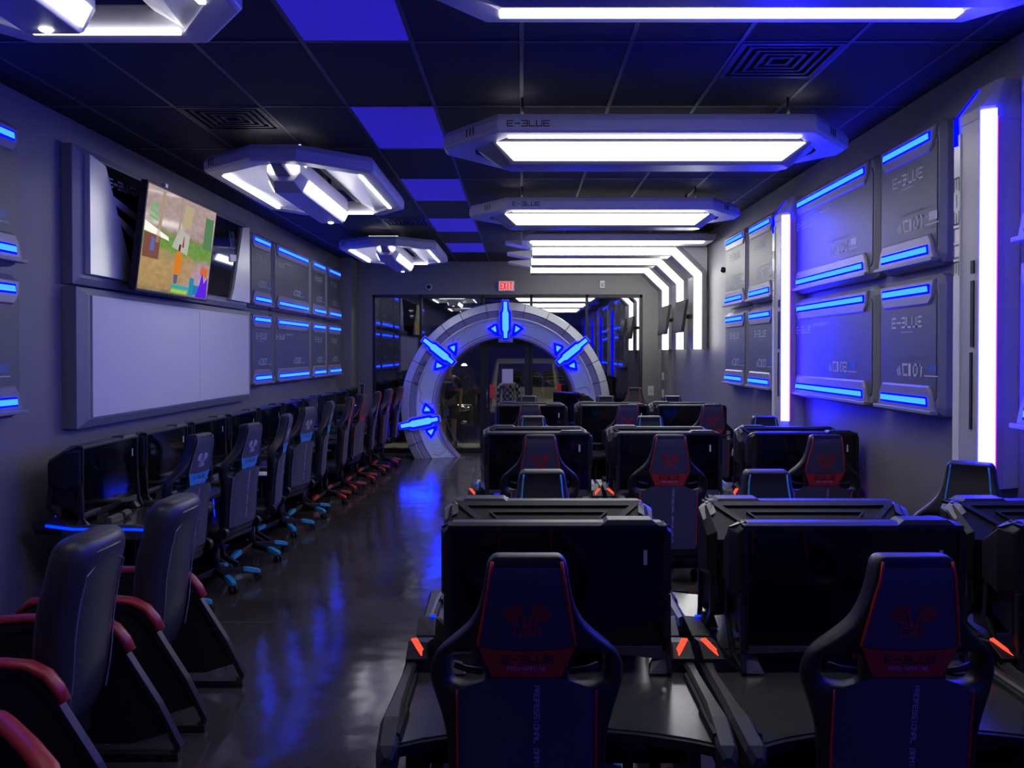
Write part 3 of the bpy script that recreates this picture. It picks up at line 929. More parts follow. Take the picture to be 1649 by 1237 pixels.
arc_band([(1.89, .05), (1.875, .0), (1.75, -.03), (1.73, .02), (1.73, .5), (1.89, .5)], 'outer_rim', M_SILV)
arc_band([(1.73, .0), (1.72, -.01), (1.62, .03), (1.61, .5), (1.72, .5)], 'middle_band', M_ARCHB)
arc_band([(1.625, .02), (1.61, .014), (1.597, .02), (1.61, .06)], 'ridge', M_SILV)
arc_band([(1.61, .05), (1.34, .20), (1.29, .22), (1.29, .5), (1.61, .5)], 'inner_face', M_ARCHI)
arc_band([(1.31, .20), (1.27, .205), (1.25, .24), (1.25, .5), (1.31, .5)], 'inner_lip', M_ARCHB)


def face_pt(a, r):
    # point on the arch front at radius r
    if r > 1.73: d = -.03 + (r - 1.75) * .24
    elif r > 1.61: d = .03 - (r - 1.62) * .4
    else: d = .05 + (1.61 - r) * (.15 / .27)
    return Vector((r * cos(a), d, r * sin(a)))


# seams
sm = MB()
for a in [radians(x) for x in (-20, 15, 27, 52, 65, 79, 101, 116, 128, 153, 165, 202)]:
    for (r0, r1) in ((1.62, 1.89),):
        sm.tube([face_pt(a, r0) + Vector((0, -.004, 0)), face_pt(a, (r0 + r1) / 2) + Vector((0, -.004, 0)), face_pt(a, r1) + Vector((0, -.004, 0))], .005, 4)
for a0_, a1_ in ((-16, 14), (28, 33), (50, 79), (101, 130), (150, 178), (198, 216)):
    pth = [(a0_, 1.36)] + [(a0_ + (a1_ - a0_) * k / 10, 1.34) for k in range(11)] + [(a1_, 1.5), (a1_ - 3, 1.56)]
    sm.tube([face_pt(radians(a), r) + Vector((0, -.004, 0)) for a, r in pth], .004, 4)
sm.build('seam', M_GROOVE, ar)
hl = MB()  # white tubes that imitate highlights along the arch ridges
for a0_, a1_ in ((56, 78), (104, 126), (156, 176), (4, 22)):
    pth = [(a0_ + (a1_ - a0_) * k / 10, 1.585 - .05 * (k > 6)) for k in range(11)]
    hl.tube([face_pt(radians(a), r) + Vector((0, -.006, 0)) for a, r in pth], .009, 5)
hl.build('ridge_highlight', M_WPL, ar)
for deg in (-10, 40, 90, 140, 190):
    a = radians(deg)
    er = Vector((cos(a), 0, sin(a))); et = Vector((-sin(a), 0, cos(a)))
    # radial emblem: long hexagonal bar that follows the slope, plus halo rim
    def em_bar(r0, r1, hw, off, th):
        pts = [(r0, hw * .55), (r0 + .11, hw * .6), (r0 + .15, hw), (r1 - .20, hw), (r1 - .15, hw * .6), (r1, hw * .55)]
        poly = [(r, w_) for r, w_ in pts] + [(r, -w_) for r, w_ in reversed(pts)]
        def P(r, w_, o): 
            dd = .17 - (r - 1.2) * .36
            return er * r + et * w_ + Vector((0, dd - o, 0))
        return MB().loft([[P(r, w_, off) for r, w_ in poly], [P(r, w_, off + th) for r, w_ in poly]])
    em_bar(1.20, 1.93, .12, -.02, .06).build('emblem_base', M_SHELL, ar)
    rim_ = em_bar(1.22, 1.91, .096, .04, .02).build('emblem_rim', M_RIM, ar)
    em_bar(1.25, 1.89, .056, .062, .012).build('emblem_core', M_EMBLEM, rim_)
    for s in (-1, 1):
        def tri(k, o):
            c = face_pt(a + s * radians(8.3), 1.43)
            tt = (-sin(a + s * radians(8.3)), 0, cos(a + s * radians(8.3)))
            T = Vector(tt); Rr = Vector((cos(a + s * radians(8.3)), 0, sin(a + s * radians(8.3))))
            L = [(-.11, -.06), (-.09, -.005), (.02, .10), (.09, -.055)] if s > 0 else [(-.11, .06), (-.09, .005), (.02, -.10), (.09, .055)]
            return [c + Rr * u * k + T * (v * k) + Vector((0, -o - u * k * -.5 * -1 * .0, 0)) for u, v in L]
        MB().loft([tri(1.25, -.02), tri(1.25, .05)]).build('side_lamp', M_RIM, ar)
        MB().loft([tri(.55, .052), tri(.55, .060)]).build('side_lamp_core', M_EMBLEM, ar)
lg = MB()
def archtxt(u, v):  # u along arc (from 172deg going clockwise), v radial
    aa = radians(166) - u / 1.66
    return tuple(face_pt(aa, 1.655 + v) + Vector((0, -.004, 0)))
text(lg, 'E-BLUE', 0, -.03, .055, archtxt, w=.06, t=.2); lg.build('logo_print', M_PRINTK, ar)
MB().box(-.13, .18, 1.17, .13, .3, 1.25).build('key_block', M_ARCHB, ar, bevel=.006)

# ================================================================== GAMING CHAIR
# outline half widths against height (z above floor)
OUT = [(1.345, .092), (1.335, .112), (1.30, .118), (1.24, .126), (1.18, .142), (1.13, .170), (1.085, .222), (1.05, .262), (1.0, .287), (.95, .287), (.89, .262), (.80, .235), (.68, .230), (.58, .232), (.48, .225)]


def hwid(z):
    for (z1, w1), (z0, w0) in zip(OUT[:-1], OUT[1:]):
        if z <= z1 and z >= z0:
            f = (z1 - z) / (z1 - z0); f = f * f * (3 - 2 * f) * .3 + f * .7
            return w1 + (w0 - w1) * f
    return OUT[0][1] if z > OUT[0][0] else OUT[-1][1]


def backy(x, z):
    """rear surface of the backrest. chair faces +y: rear is -y"""
    y = -.24 - (z - .48) * .16
    y += .03 * sin((z - .5) * 3.4)         # lumbar S
    if z > 1.28: y += (z - 1.28) * .35     # head rolls forward
    y += 1.25 * max(0, abs(x) - .10) ** 2   # wings wrap forward
    return y


def sfn(o):
    return lambda x, z: (x, backy(x, z) - o, z)


def patch(mb, top, bot, nx=8, nz=10, o=.004, wl=None):
    """patch between x-limits; top/bot: (z, halfwidth) list"""
    rows = []
    zs = [top[0] + (bot[0] - top[0]) * k / nz for k in range(nz + 1)]
    for k, z in enumerate(zs):
        hw_ = wl(z)
        r = []
        for i in range(nx + 1):
            x = -hw_ + 2 * hw_ * i / nx
            zz = z
            if k == nz: zz = z - bot[1] * (1 - (x / hw_) ** 2)
            if k == 0: zz = z - top[1] * (1 - (x / hw_) ** 2)
            r.append(mb.bm.verts.new((x, backy(x, zz) - o, zz)))
        rows.append(r)
    for a, b in zip(rows[:-1], rows[1:]):
        for i in range(nx):
            mb.bm.faces.new([a[i], a[i + 1], b[i + 1], b[i]])


PROTO = {}


def make_chair(kind, label):
    """kind: red / blue piping with matching cap and band"""
    red = kind == 'red'
    pip = M_REDP if red else M_BLUP
    band = M_REDL if red else M_BLUL
    logo = M_REDD if red else M_PRINT
    t = empty('gaming_chair'); tag(t, label, 'chair')
    # shell: grid surface + solidify, shoulder holes left open
    mb = MB(); bm = mb.bm
    zs = [1.345, 1.33, 1.30, 1.24, 1.18, 1.13, 1.085, 1.05, 1.015, .98, .945, .89, .80, .70, .60, .52, .46]
    us = [-1, -.86, -.62, -.36, -.12, .12, .36, .62, .86, 1]
    V = {}
    for j, z in enumerate(zs):
        for i, u in enumerate(us):
            hwz = hwid(z)
            x = u * hwz
            if .93 < z < 1.06 and abs(u) in (.62, .86):  # room for the shoulder holes
                x = (.122 if abs(u) == .62 else .225) * (1 if u > 0 else -1)
            V[i, j] = bm.verts.new((x, backy(x, z), z))
    for j in range(len(zs) - 1):
        for i in range(len(us) - 1):
            hole = (zs[j] <= 1.06 and zs[j + 1] >= .94) and (i in (1, 7))
            if hole: continue
            bm.faces.new([V[i, j], V[i + 1, j], V[i + 1, j + 1], V[i, j + 1]])
    bmesh.ops.recalc_face_normals(bm, faces=bm.faces)
    f0 = bm.faces[:][0] if False else None
    bk = mb.build('backrest', M_FABD, t, smooth=True, solid=.075, off=0, sub=2)
    bk.location = (0, .036, 0)
    # bolsters at the wings (front side)
    hp = MB(); patch(hp, (1.315, 0), (1.077, .012), o=.008, wl=lambda z: .098 + (1.32 - z) * .17); hp.build('head_panel', M_FAB, t, smooth=True)
    bp = MB(); patch(bp, (1.075, .012), (.982, 0), o=.0085, wl=lambda z: .139 - max(0, 1.075 - z) * .42, nz=5); bp.build('label_band', band, t, smooth=True)
    lp = MB(); patch(lp, (.978, 0), (.52, 0), o=.008, nz=16, wl=lambda z: min(.195, .10 + (.978 - z) * 2.6) if z > .94 else .205 - max(0, (z - .75)) * .03); lp.build('lumbar_panel', M_FAB, t, smooth=True)
    pp = MB()
    for sx in (-1, 1):
        pp = MB(); pp.tube([(sx * (.099 + (1.32 - z) * .17), backy(.099 + (1.32 - z) * .17, z) - .008, z) for z in [1.33 - .023 * k for k in range(12)]], .0048, 6)
        pp.build('head_piping', pip if red else M_GREYP, t, smooth=True)
        pp = MB(); pp.tube([(sx * (.203), backy(.203, z) - .009, z) for z in [.935 - .045 * k for k in range(10)]], .0038, 6)
        pp.build('lumbar_piping', pip if red else M_GREYP, t, smooth=True)
        pp = MB(); pp.tube([(sx * (.092 + (1.30 - z) * .10), backy(.09, z) + .078, z) for z in [1.325 - .04 * k for k in range(9)]], .0048, 6)
        pp.build('front_piping', pip, t, smooth=True)
    # snake head print + COBRA
    sn = MB()
    cz = 1.172
    for sx in (-1, 1):
        for k in range(7):
            z0 = cz + .026 - k * .009
            wd = (.050, .062, .066, .066, .062, .052, .036)[k]; wi = (.014, .014, .018, .022, .024, .022, .016)[k]
            rect(sn, wi if sx > 0 else -wd, z0, wd if sx > 0 else -wi, z0 + .006, sfn(.0105))
        rect(sn, sx * .006 - .003, cz - .03, sx * .006 + .003, cz + .02, sfn(.0105), slant=sx * .25)
    rect(sn, -.012, cz - .034, .012, cz - .029, sfn(.0105))
    text(sn, 'COBRA', -.034, cz - .062, .022, sfn(.0105), w=.0105, gap=.4, t=.16)
    sn.build('snake_print', logo, t)
    lg = MB(); text(lg, 'E-BLUE', -.070, 1.026, .021, sfn(.0105), w=.0185, gap=.36, t=.22); lg.build('logo_print', M_PRINTK, t)
    lg = MB(); text(lg, 'PRO-GAMING', -.056, 1.004, .0105, sfn(.0105), w=.0085, gap=.36, t=.16)
    lg.build('brand_print', mat('print_lilac', (.42, .30, .6), .6), t)
    lg = MB()
    text(lg, 'PROFESSIONAL GAMING SERIES', 0, 0, .013, lambda u, v: (.022 + v, backy(.022, .955 - u) - .0105, .955 - u), w=.0115, gap=.3, t=.2)
    lg.build('spine_print', mat('print_lilac', (.42, .30, .6), .6), t)
    # light foam inside the shoulder hole
    for sx in (-1, 1):
        MB().tube([(sx * .212, backy(.21, 1.0) + .03, 1.0), (sx * .18, backy(.18, .99) + .03, .990), (sx * .13, backy(.13, .985) + .03, .984)], .010, 6).build('belt_guide', M_GUN, t, smooth=True)
    # seat
    s = MB()
    so = [(-.25, -.2), (.25, -.2), (.27, .0), (.26, .26), (.2, .31), (-.2, .31), (-.26, .26), (-.27, .0)]
    s.loft([[(x * .92, y * .92, .40) for x, y in so], [(x, y, .43) for x, y in so], [(x, y, .50) for x, y in so], [(x * .9, y * .9, .515) for x, y in so]])
    s.build('seat', M_FABD, t, smooth=True, bevel=.02)
    for sx in (-1, 1):
        a = empty('armrest'); a.parent = t
        a['label'] = 'padded armrest'
        MB().loft([[(sx * .33 - .045, y0, z0), (sx * .33 + .045, y0, z0), (sx * .33 + .045, y0, z0 + .025), (sx * .33 - .045, y0, z0 + .025)] for y0, z0 in ((-.12, .675), (.14, .68))]).build('pad', M_BLK, a, bevel=.01)
        MB().bar([(sx * .22, 0, .42), (sx * .33, 0, .43), (sx * .33, 0, .68)], .07, .03, (0, 1, 0)).build('post', M_BLK, a, bevel=.004)
    # recliner hinge discs
    for sx in (-1, 1):
        MB().tube([(sx * .235, -.22, .49), (sx * .275, -.22, .49)], .045, 14).build('hinge', M_BLK, t, smooth=False)
    MB().lathe([(.03, .12), (.03, .30), (.022, .30), (.022, .38), (.06, .385), (.09, .40)], 14).build('gas_column', M_BLK, t, smooth=True)
    for k in range(5):
        a = 2 * pi * k / 5 + pi / 10
        d = Vector((cos(a), sin(a), 0)); sd = Vector((-sin(a), cos(a), 0))
        m = MB()
        m.loft([[d * r - sd * w_ + Vector((0, 0, z0)), d * r + sd * w_ + Vector((0, 0, z0)), d * r + sd * w_ * .7 + Vector((0, 0, z1)), d * r - sd * w_ * .7 + Vector((0, 0, z1))] for r, w_, z0, z1 in ((.03, .035, .10, .15), (.2, .03, .085, .125), (.33, .025, .07, .095))])
        lg_ = m.build('leg', M_BLK, t, bevel=.005)
        m = MB()
        m.loft([[d * r - sd * w_ + Vector((0, 0, z0)), d * r + sd * w_ + Vector((0, 0, z0)), d * r + sd * w_ * .7 + Vector((0, 0, z1)), d * r - sd * w_ * .7 + Vector((0, 0, z1))] for r, w_, z0, z1 in ((.215, .028, .10, .1285), (.25, .034, .09, .126), (.33, .030, .072, .105), (.355, .02, .07, .092))])
        m.build('foot_cap', M_CAPR if red else M_CAPB, lg_, bevel=.004)
        m = MB()
        c = d * .335
        for s2 in (-1, 1):
            m.tube([c + sd * s2 * .010 + Vector((0, 0, .03)), c + sd * s2 * .028 + Vector((0, 0, .03))], .03, 14)
        m.tube([c + Vector((0, 0, .03)), c + Vector((0, 0, .085))], .008, 6)
        m.build('caster', M_BLKM, lg_)
    return t


def chair_at(kind, x, y, rz, label, group):
    if kind not in PROTO:
        PROTO[kind] = make_chair(kind, label)
        t = PROTO[kind]
    else:
        t = copy_tree(PROTO[kind])
    t.location = (x, y, 0); t.rotation_euler = (0, 0, rz)
    tag(t, label, 'chair', group)
    return t


# ================================================================== GAMING DESK (user sits at -y side)


def make_desk(kind):
    edge_light = kind == 'lit'
    t = empty('gaming_desk')
    # mat top with a shallow concave front
    top = [(-.49, .80)]
    fr_ = []
    for k in range(13):
        x = -.49 + .98 * k / 12
        fr_.append((x, -.01 + .12 * max(0, cos(x / .49 * pi / 2)) ** .8))
    poly = [(.49, .80), (-.49, .80)] + fr_
    MB().prism(poly, 'z', .715, .745).build('desk_board', M_BLK, t)
    MB().prism([(p[0] * .985, .02 + p[1] * .97 + .002) for p in poly], 'z', .745, .750).build('desk_mat', M_MAT, t)
    for sx in (-1, 1):
        m = MB()
        # rail: long faceted side arm
        def rs(y, xi, xo, zt, zb_=.69): return [(sx * xi, y, zb_), (sx * xo, y, zb_), (sx * xo, y, zt - .02), (sx * (xo - .012), y, zt), (sx * (xi + .01), y, zt), (sx * xi, y, zt - .008)]
        m.loft([rs(-.045, .485, .52, .735, .71), rs(-.02, .472, .535, .76), rs(.12, .478, .545, .785), rs(.24, .488, .54, .785), rs(.52, .492, .535, .78), rs(.60, .485, .535, .79)])
        m.build('side_rail', M_RAIL, t)
        MB().loft([[(sx * .466, y, .748), (sx * .482, y, .748), (sx * .482, y, .775), (sx * .472, y, .772)] for y in (.03, .22)]).build('rail_clip', M_BLKM, t)
        MB().loft([[(sx * .474, y, .748), (sx * .490, y, .748), (sx * .490, y, .768), (sx * .479, y, .765)] for y in (.24, .52)]).build('rail_channel', M_BLKM, t)
        # pod with the red slot
        m = MB()
        m.loft([[(sx * .40, .57, .75), (sx * .53, .57, .75), (sx * .53, .57, .80), (sx * .45, .57, .80)], [(sx * .39, .66, .75), (sx * .535, .66, .75), (sx * .53, .66, .835), (sx * .46, .66, .83)], [(sx * .41, .80, .75), (sx * .53, .80, .75), (sx * .52, .80, .80), (sx * .45, .80, .80)]])
        pod = m.build('corner_pod', M_GUN, t, bevel=.004)
        if kind != 'front':
            MB().box(sx * .47 - .012, .662, .832, sx * .47 + .012, .668, .838).build('blue_light', M_BLUE_E, pod)
        rr = []
        for (px_, py_, pz_) in ((.448, .585, .800), (.475, .585, .806), (.521, .665, .842), (.500, .672, .842)):
            rr.append((sx * px_, py_, pz_))
        if kind == 'front': MB().loft([[(p[0], p[1], p[2] - .012) for p in rr], rr]).build('red_light', M_RED_E, pod)
        # side panel legs
        m = MB()
        m.prism([(.10, 0), (.62, 0), (.55, .1), (.50, .72), (.30, .72), (.22, .12), (.10, .05)], 'x', sx * .44, sx * .49)
        m.build('leg', M_BLK, t, bevel=.006)
        m = MB()
        m.prism([(.285, .2), (.295, .2), (.32, .62), (.31, .62)], 'x', sx * .4915, sx * .4885)
        m.build('leg_light', M_RED_E if kind == 'front' else M_BLUE_E, t)
    MB().box(-.44, .5, .45, .44, .53, .68).build('modesty_panel', M_BLKM, t)
    MB().box(-.42, .30, .30, .42, .36, .36).build('crossbar', M_BLK, t, bevel=.006)
    if edge_light:
        for sx in (-1, 1):
            m = MB()
            m.loft([[(sx * .532, y, z0), (sx * .549, y, z0), (sx * .549, y, z0 + .014), (sx * .532, y, z0 + .014)] for y, z0 in ((-.02, .742), (.12, .752), (.52, .752), (.70, .775))])
            m.build('edge_light', M_BLUE_E, t)
            if sx < 0: break
    return t


DPROTO = {}


def desk_at(key, x, y, rz, label, group, sc=1.0):
    if key not in DPROTO:
        DPROTO[key] = make_desk(key); t = DPROTO[key]
    else:
        t = copy_tree(DPROTO[key])
    t.location = (x, y, 0); t.rotation_euler = (0, 0, rz); t.scale = (sc, 1, 1); tag(t, label, 'desk', group)
    return t


# monitor station: screen faces -y, origin on the desk top
def make_monitor():
    t = empty('gaming_monitor')
    MB().box(-.385, -.012, .095, .385, .012, .535).build('screen', M_SCREEN, t, bevel=.003)
    m = MB()
    m.box(-.40, -.02, .085, -.383, .03, .545); m.box(.383, -.02, .085, .40, .03, .545); m.box(-.40, -.02, .532, .40, .03, .548)
    m.build('bezel', M_BLK, t, bevel=.003)
    # lower bezel wings (metallic)
    m = MB()
    m.loft([[(-.385, -.016, .07), (-.385, .02, .07), (-.385, .02, .098), (-.385, -.016, .098)], [(-.16, -.018, .08), (-.16, .02, .08), (-.16, .02, .098), (-.16, -.018, .098)]])
    m.build('lower_bezel', M_GUNL, t); m = MB()
    m.loft([[(.385, -.016, .05), (.385, .02, .05), (.385, .02, .098), (.385, -.016, .098)], [(.13, -.018, .08), (.13, .02, .08), (.13, .02, .098), (.13, -.018, .098)]])
    m.build('lower_bezel', M_GUNL, t)
    m = MB(); m.box(-.17, -.016, .078, .14, .02, .096); m.build('lower_bar', M_BLK, t)
    # top ridge, raised section on the right third (seen from the front)
    m = MB()
    m.loft([[(-.40, -.022, .53), (.40, -.022, .53), (.40, -.022, .548), (-.40, -.022, .548)],
            [(-.385, .0, .53), (.385, .0, .53), (.385, .0, .556), (-.385, .0, .556)],
            [(-.385, .05, .53), (.385, .05, .53), (.385, .05, .556), (-.385, .05, .556)],
            [(-.40, .07, .52), (.40, .07, .52), (.40, .07, .545), (-.40, .07, .545)]])
    m.build('top_cover', M_GUN, t, bevel=.003)
    m = MB()
    m.loft([[(.155, -.024, .548), (.37, -.024, .548), (.345, -.015, .568), (.185, -.015, .568)], [(.155, .08, .542), (.37, .08, .542), (.345, .065, .567), (.185, .065, .567)]])
    m.build('raised_cover', M_GUN, t, bevel=.002)
    # inclined back: slopes down and out from the ridge
    def bk(x, s_): return (x, .06 + .15 * s_, .55 - .125 * s_)
    m = MB()
    m.loft([[(-.40, .035, .54), (.40, .035, .54), (.40, .035, .12), (-.40, .035, .12)], [(-.40, .06, .55), (.40, .06, .55), (.395, .09, .13), (-.395, .09, .13)],
            [(-.40, .06, .5499), (.40, .06, .5499), (.39, .15, .15), (-.39, .15, .15)], [bk(-.40, 1), bk(.40, 1), (.38, .20, .16), (-.38, .20, .16)]])
    m.build('back_cover', M_BLK, t, bevel=.003)
    def rib(a, b, w_=.022):
        A = Vector(bk(*a)); B = Vector(bk(*b)); n_ = Vector((0, .64, .77))
        return MB().bar([A + n_ * .006, B + n_ * .006], w_, .012, (B - A).cross(n_))
    for a_, b_ in (((-.36, .10), (-.19, .98)), ((.36, .10), (.19, .98)), ((-.37, .08), (.37, .08)), ((-.24, .30), (.24, .30)), ((-.24, .30), (-.13, .92)), ((.24, .30), (.13, .92))):
        rib(a_, b_, .022 if abs(a_[0]) > .3 else .008).build('back_rib', M_GUN, t)
    A, B = bk(-.17, .9), bk(.13, .9)
    MB().bar([(A[0], A[1] + .01, A[2] + .012), (B[0], B[1] + .01, B[2] + .012)], .03, .014, (0, .77, -.64)).build('handle', M_GUNL, t, bevel=.002)
    for sx in (-1, 1):
        m = MB()
        m.loft([[(sx * .40, -.012, .535), (sx * .418, .0, .515), (sx * .418, .0, .30), (sx * .40, -.012, .28)],
                [(sx * .40, .08, .545), (sx * .432, .08, .515), (sx * .432, .08, .27), (sx * .40, .08, .25)],
                [(sx * .385, .215, .46), (sx * .425, .20, .44), (sx * .425, .20, .30), (sx * .385, .215, .27)]])
        m.build('shoulder', M_BLK, t, bevel=.004)
        MB().loft([[(sx * .385, .03, .553), (sx * .43, .06, .528), (sx * .43, .09, .522), (sx * .385, .075, .550)], [(sx * .375, .09, .545), (sx * .425, .12, .50), (sx * .425, .135, .49), (sx * .37, .12, .52)]]).build('corner_cap', M_GUNL, t)
        leg = MB()
        leg.bar([(sx * .405, -.005, .29), (sx * .405, -.02, .07), (sx * .405, -.045, .0 + .008)], .018, .022, (1, 0, 0))
        leg.bar([(sx * .405, .19, .30), (sx * .405, .205, .14), (sx * .405, .10, .02), (sx * .405, -.04, .010)], .018, .03, (1, 0, 0))
        leg.build('stand_leg', M_GUN, t, bevel=.003)
        MB().loft([[(sx * .403, -.045, .006), (sx * .403, .04, .006), (sx * .403, .0, .07)], [(sx * .33, -.045, .006), (sx * .34, .04, .006), (sx * .35, .0, .055)]]).build('foot', M_GUNL, t, bevel=.003)
    MB().box(.315, -.0135, .40, .328, -.0122, .455).build('sticker', M_WPL, t)
    MB().box(-.30, .04, .03, .30, .18, .12).build('computer_unit', M_BLK, t, bevel=.01)
    MB().box(-.08, .05, .0, .08, .15, .04).build('base_block', M_BLKM, t)
    return t


MPROTO = []


def monitor_at(x, y, rz, label, group):
    if not MPROTO:
        MPROTO.append(make_monitor()); t = MPROTO[0]
    else:
        t = copy_tree(MPROTO[0])
    t.location = (x, y, .7505); t.scale = (1, 1, .985); t.rotation_euler = (0, 0, rz); tag(t, label, 'monitor', group)
    return t


colname = ['left', 'middle', 'right']
# pair y: front desk row monitor y, pair index words
pairs = [(3.05, 'nearest'), (6.52, 'second'), (9.92, 'farthest')]
COLX = [[.13, 1.19, 2.22], [.13, 1.15, 2.22], [.12, 1.10, 2.02]]
for pi_, (ym, pw) in enumerate(pairs):
    for c in range(3):
        X = COLX[pi_][c]
        where = '%s column, %s desk block' % (colname[c], pw)
        # front desk: user side toward camera. board depth .8 ; desk origin so that back edge at ym+.25
        DX = (.105, 1.195, 2.215)[c]; sc_ = (1, 1, .865)[c]
        desk_at('front', DX, ym - .58, 0, 'black angular desk on the camera side, %s' % where, 'gaming desks in the centre blocks', sc_)
        desk_at('rear', DX, ym + 1.04, pi, 'black angular desk, glass side, %s' % where, 'gaming desks in the centre blocks', sc_)
        monitor_at(X + (.02 if pi_ == 0 and c == 1 else 0), ym, 0, 'black gaming monitor with its screen toward the camera, %s' % where, 'monitors in the centre blocks')
        monitor_at(X - .02, ym + .50, pi, 'black gaming monitor seen from behind, %s' % where, 'monitors in the centre blocks')
        cx_, rz_ = X, 0
        cx_ = X + ((-.115, -.075, 0), (0, -.11, -.09), (-.03, .08, .09))[pi_][c]
        chair_at('red', cx_, ym - .35, rz_, 'black and red gaming chair seen from behind, %s' % where, 'red trimmed chairs of the centre blocks')
        if pi_ == 0 and c == 2:
            chair_at('blue', 2.17, 4.14, pi - radians(38), 'blue piped gaming chair turned aside below the near light column', 'blue piped chairs of the centre blocks')
        else:
            chair_at('blue', X + (-.03, .01, -.02)[c], ym + .73 + (.12 if pi_ == 2 else 0), pi, 'blue piped gaming chair facing the camera, %s' % where, 'blue piped chairs of the centre blocks')

# side-facing station at the back
desk_at('rear', .95, 12.9, radians(-60), 'black angular gaming desk standing sideways near the arch', 'single station near the arch')
monitor_at(.72, 13.0, radians(-60), 'black gaming monitor turned sideways near the right arch foot', 'single station near the arch')
chair_at('red', 1.75, 13.4, radians(160), 'black and red gaming chair standing alone by the glass at the right', 'single station near the arch')

# ------------------------------------------------------------------ left wall row
LY = [5.93 + .945 * k for k in range(10)]
lchairs = [(-2.36, 5.98, 9), (-2.28, 6.86, 11), (-2.28, 7.78, -7), (-2.33, 8.88, 14), (-2.33, 9.78, -6), (-2.28, 10.72, -4), (-2.25, 11.5, 8), (-2.20, 12.30, -5), (-2.17, 13.2, 2), (-2.12, 14.1, -3)]
for k, yy in enumerate(LY):
    desk_at('lit' if k == 0 else 'rear', -2.42, yy, pi / 2, 'black gaming desk%s, %s of the left wall row' % (' with blue lit edge' if k == 0 else '', ordn[k] + ' from the camera'), 'desks along the left wall', .865)
    monitor_at(-2.93, yy, pi / 2, 'black gaming monitor, %s along the left wall row' % (ordn[k] + ' from the camera'), 'monitors along the left wall')
    x, y, a = lchairs[k]
    kind = 'blue' if k < 5 else 'red'
    # chair faces -x; turned so the back shows a little toward the camera
    chair_at(kind, x + .0 - .24, y, pi / 2 - radians(a), 'black gaming chair with %s band, %s along the left wall row' % (kind, ordn[k] + ' from the camera'), 'chairs along the left wall')

# desk-top bits under the left monitors
for k in range(4):
    y = LY[k]
    t = empty('sound_bar', (-2.80, y - .1, .7505), pi / 2); tag(t, 'small grey sound bar under the %s monitor of the left row' % ordn[k], 'speaker', 'sound bars on the left desks')
    MB().loft([[(-.17, -.02, 0), (-.17, .03, 0), (-.17, .02, .05), (-.17, -.01, .045)], [(.0, -.02, 0), (.0, .03, 0), (.0, .02, .05), (.0, -.01, .045)]]).build('housing', M_GUNL, t, bevel=.004)
    MB().tube([(0.01, .0, .028), (.1, .0, .03)], .027, 10).build('driver', M_GUNL, t)
o = MB().box(-2.60, 7.9, .7512, -2.4, 8.15, .7535).build('paper_sheet', mat('paper', (.75, .73, .85), .7)); tag(o, 'white sheet of paper lying on the left row desk behind the second chair', 'paper')

# ================================================================== LEATHER ARMCHAIRS, near left


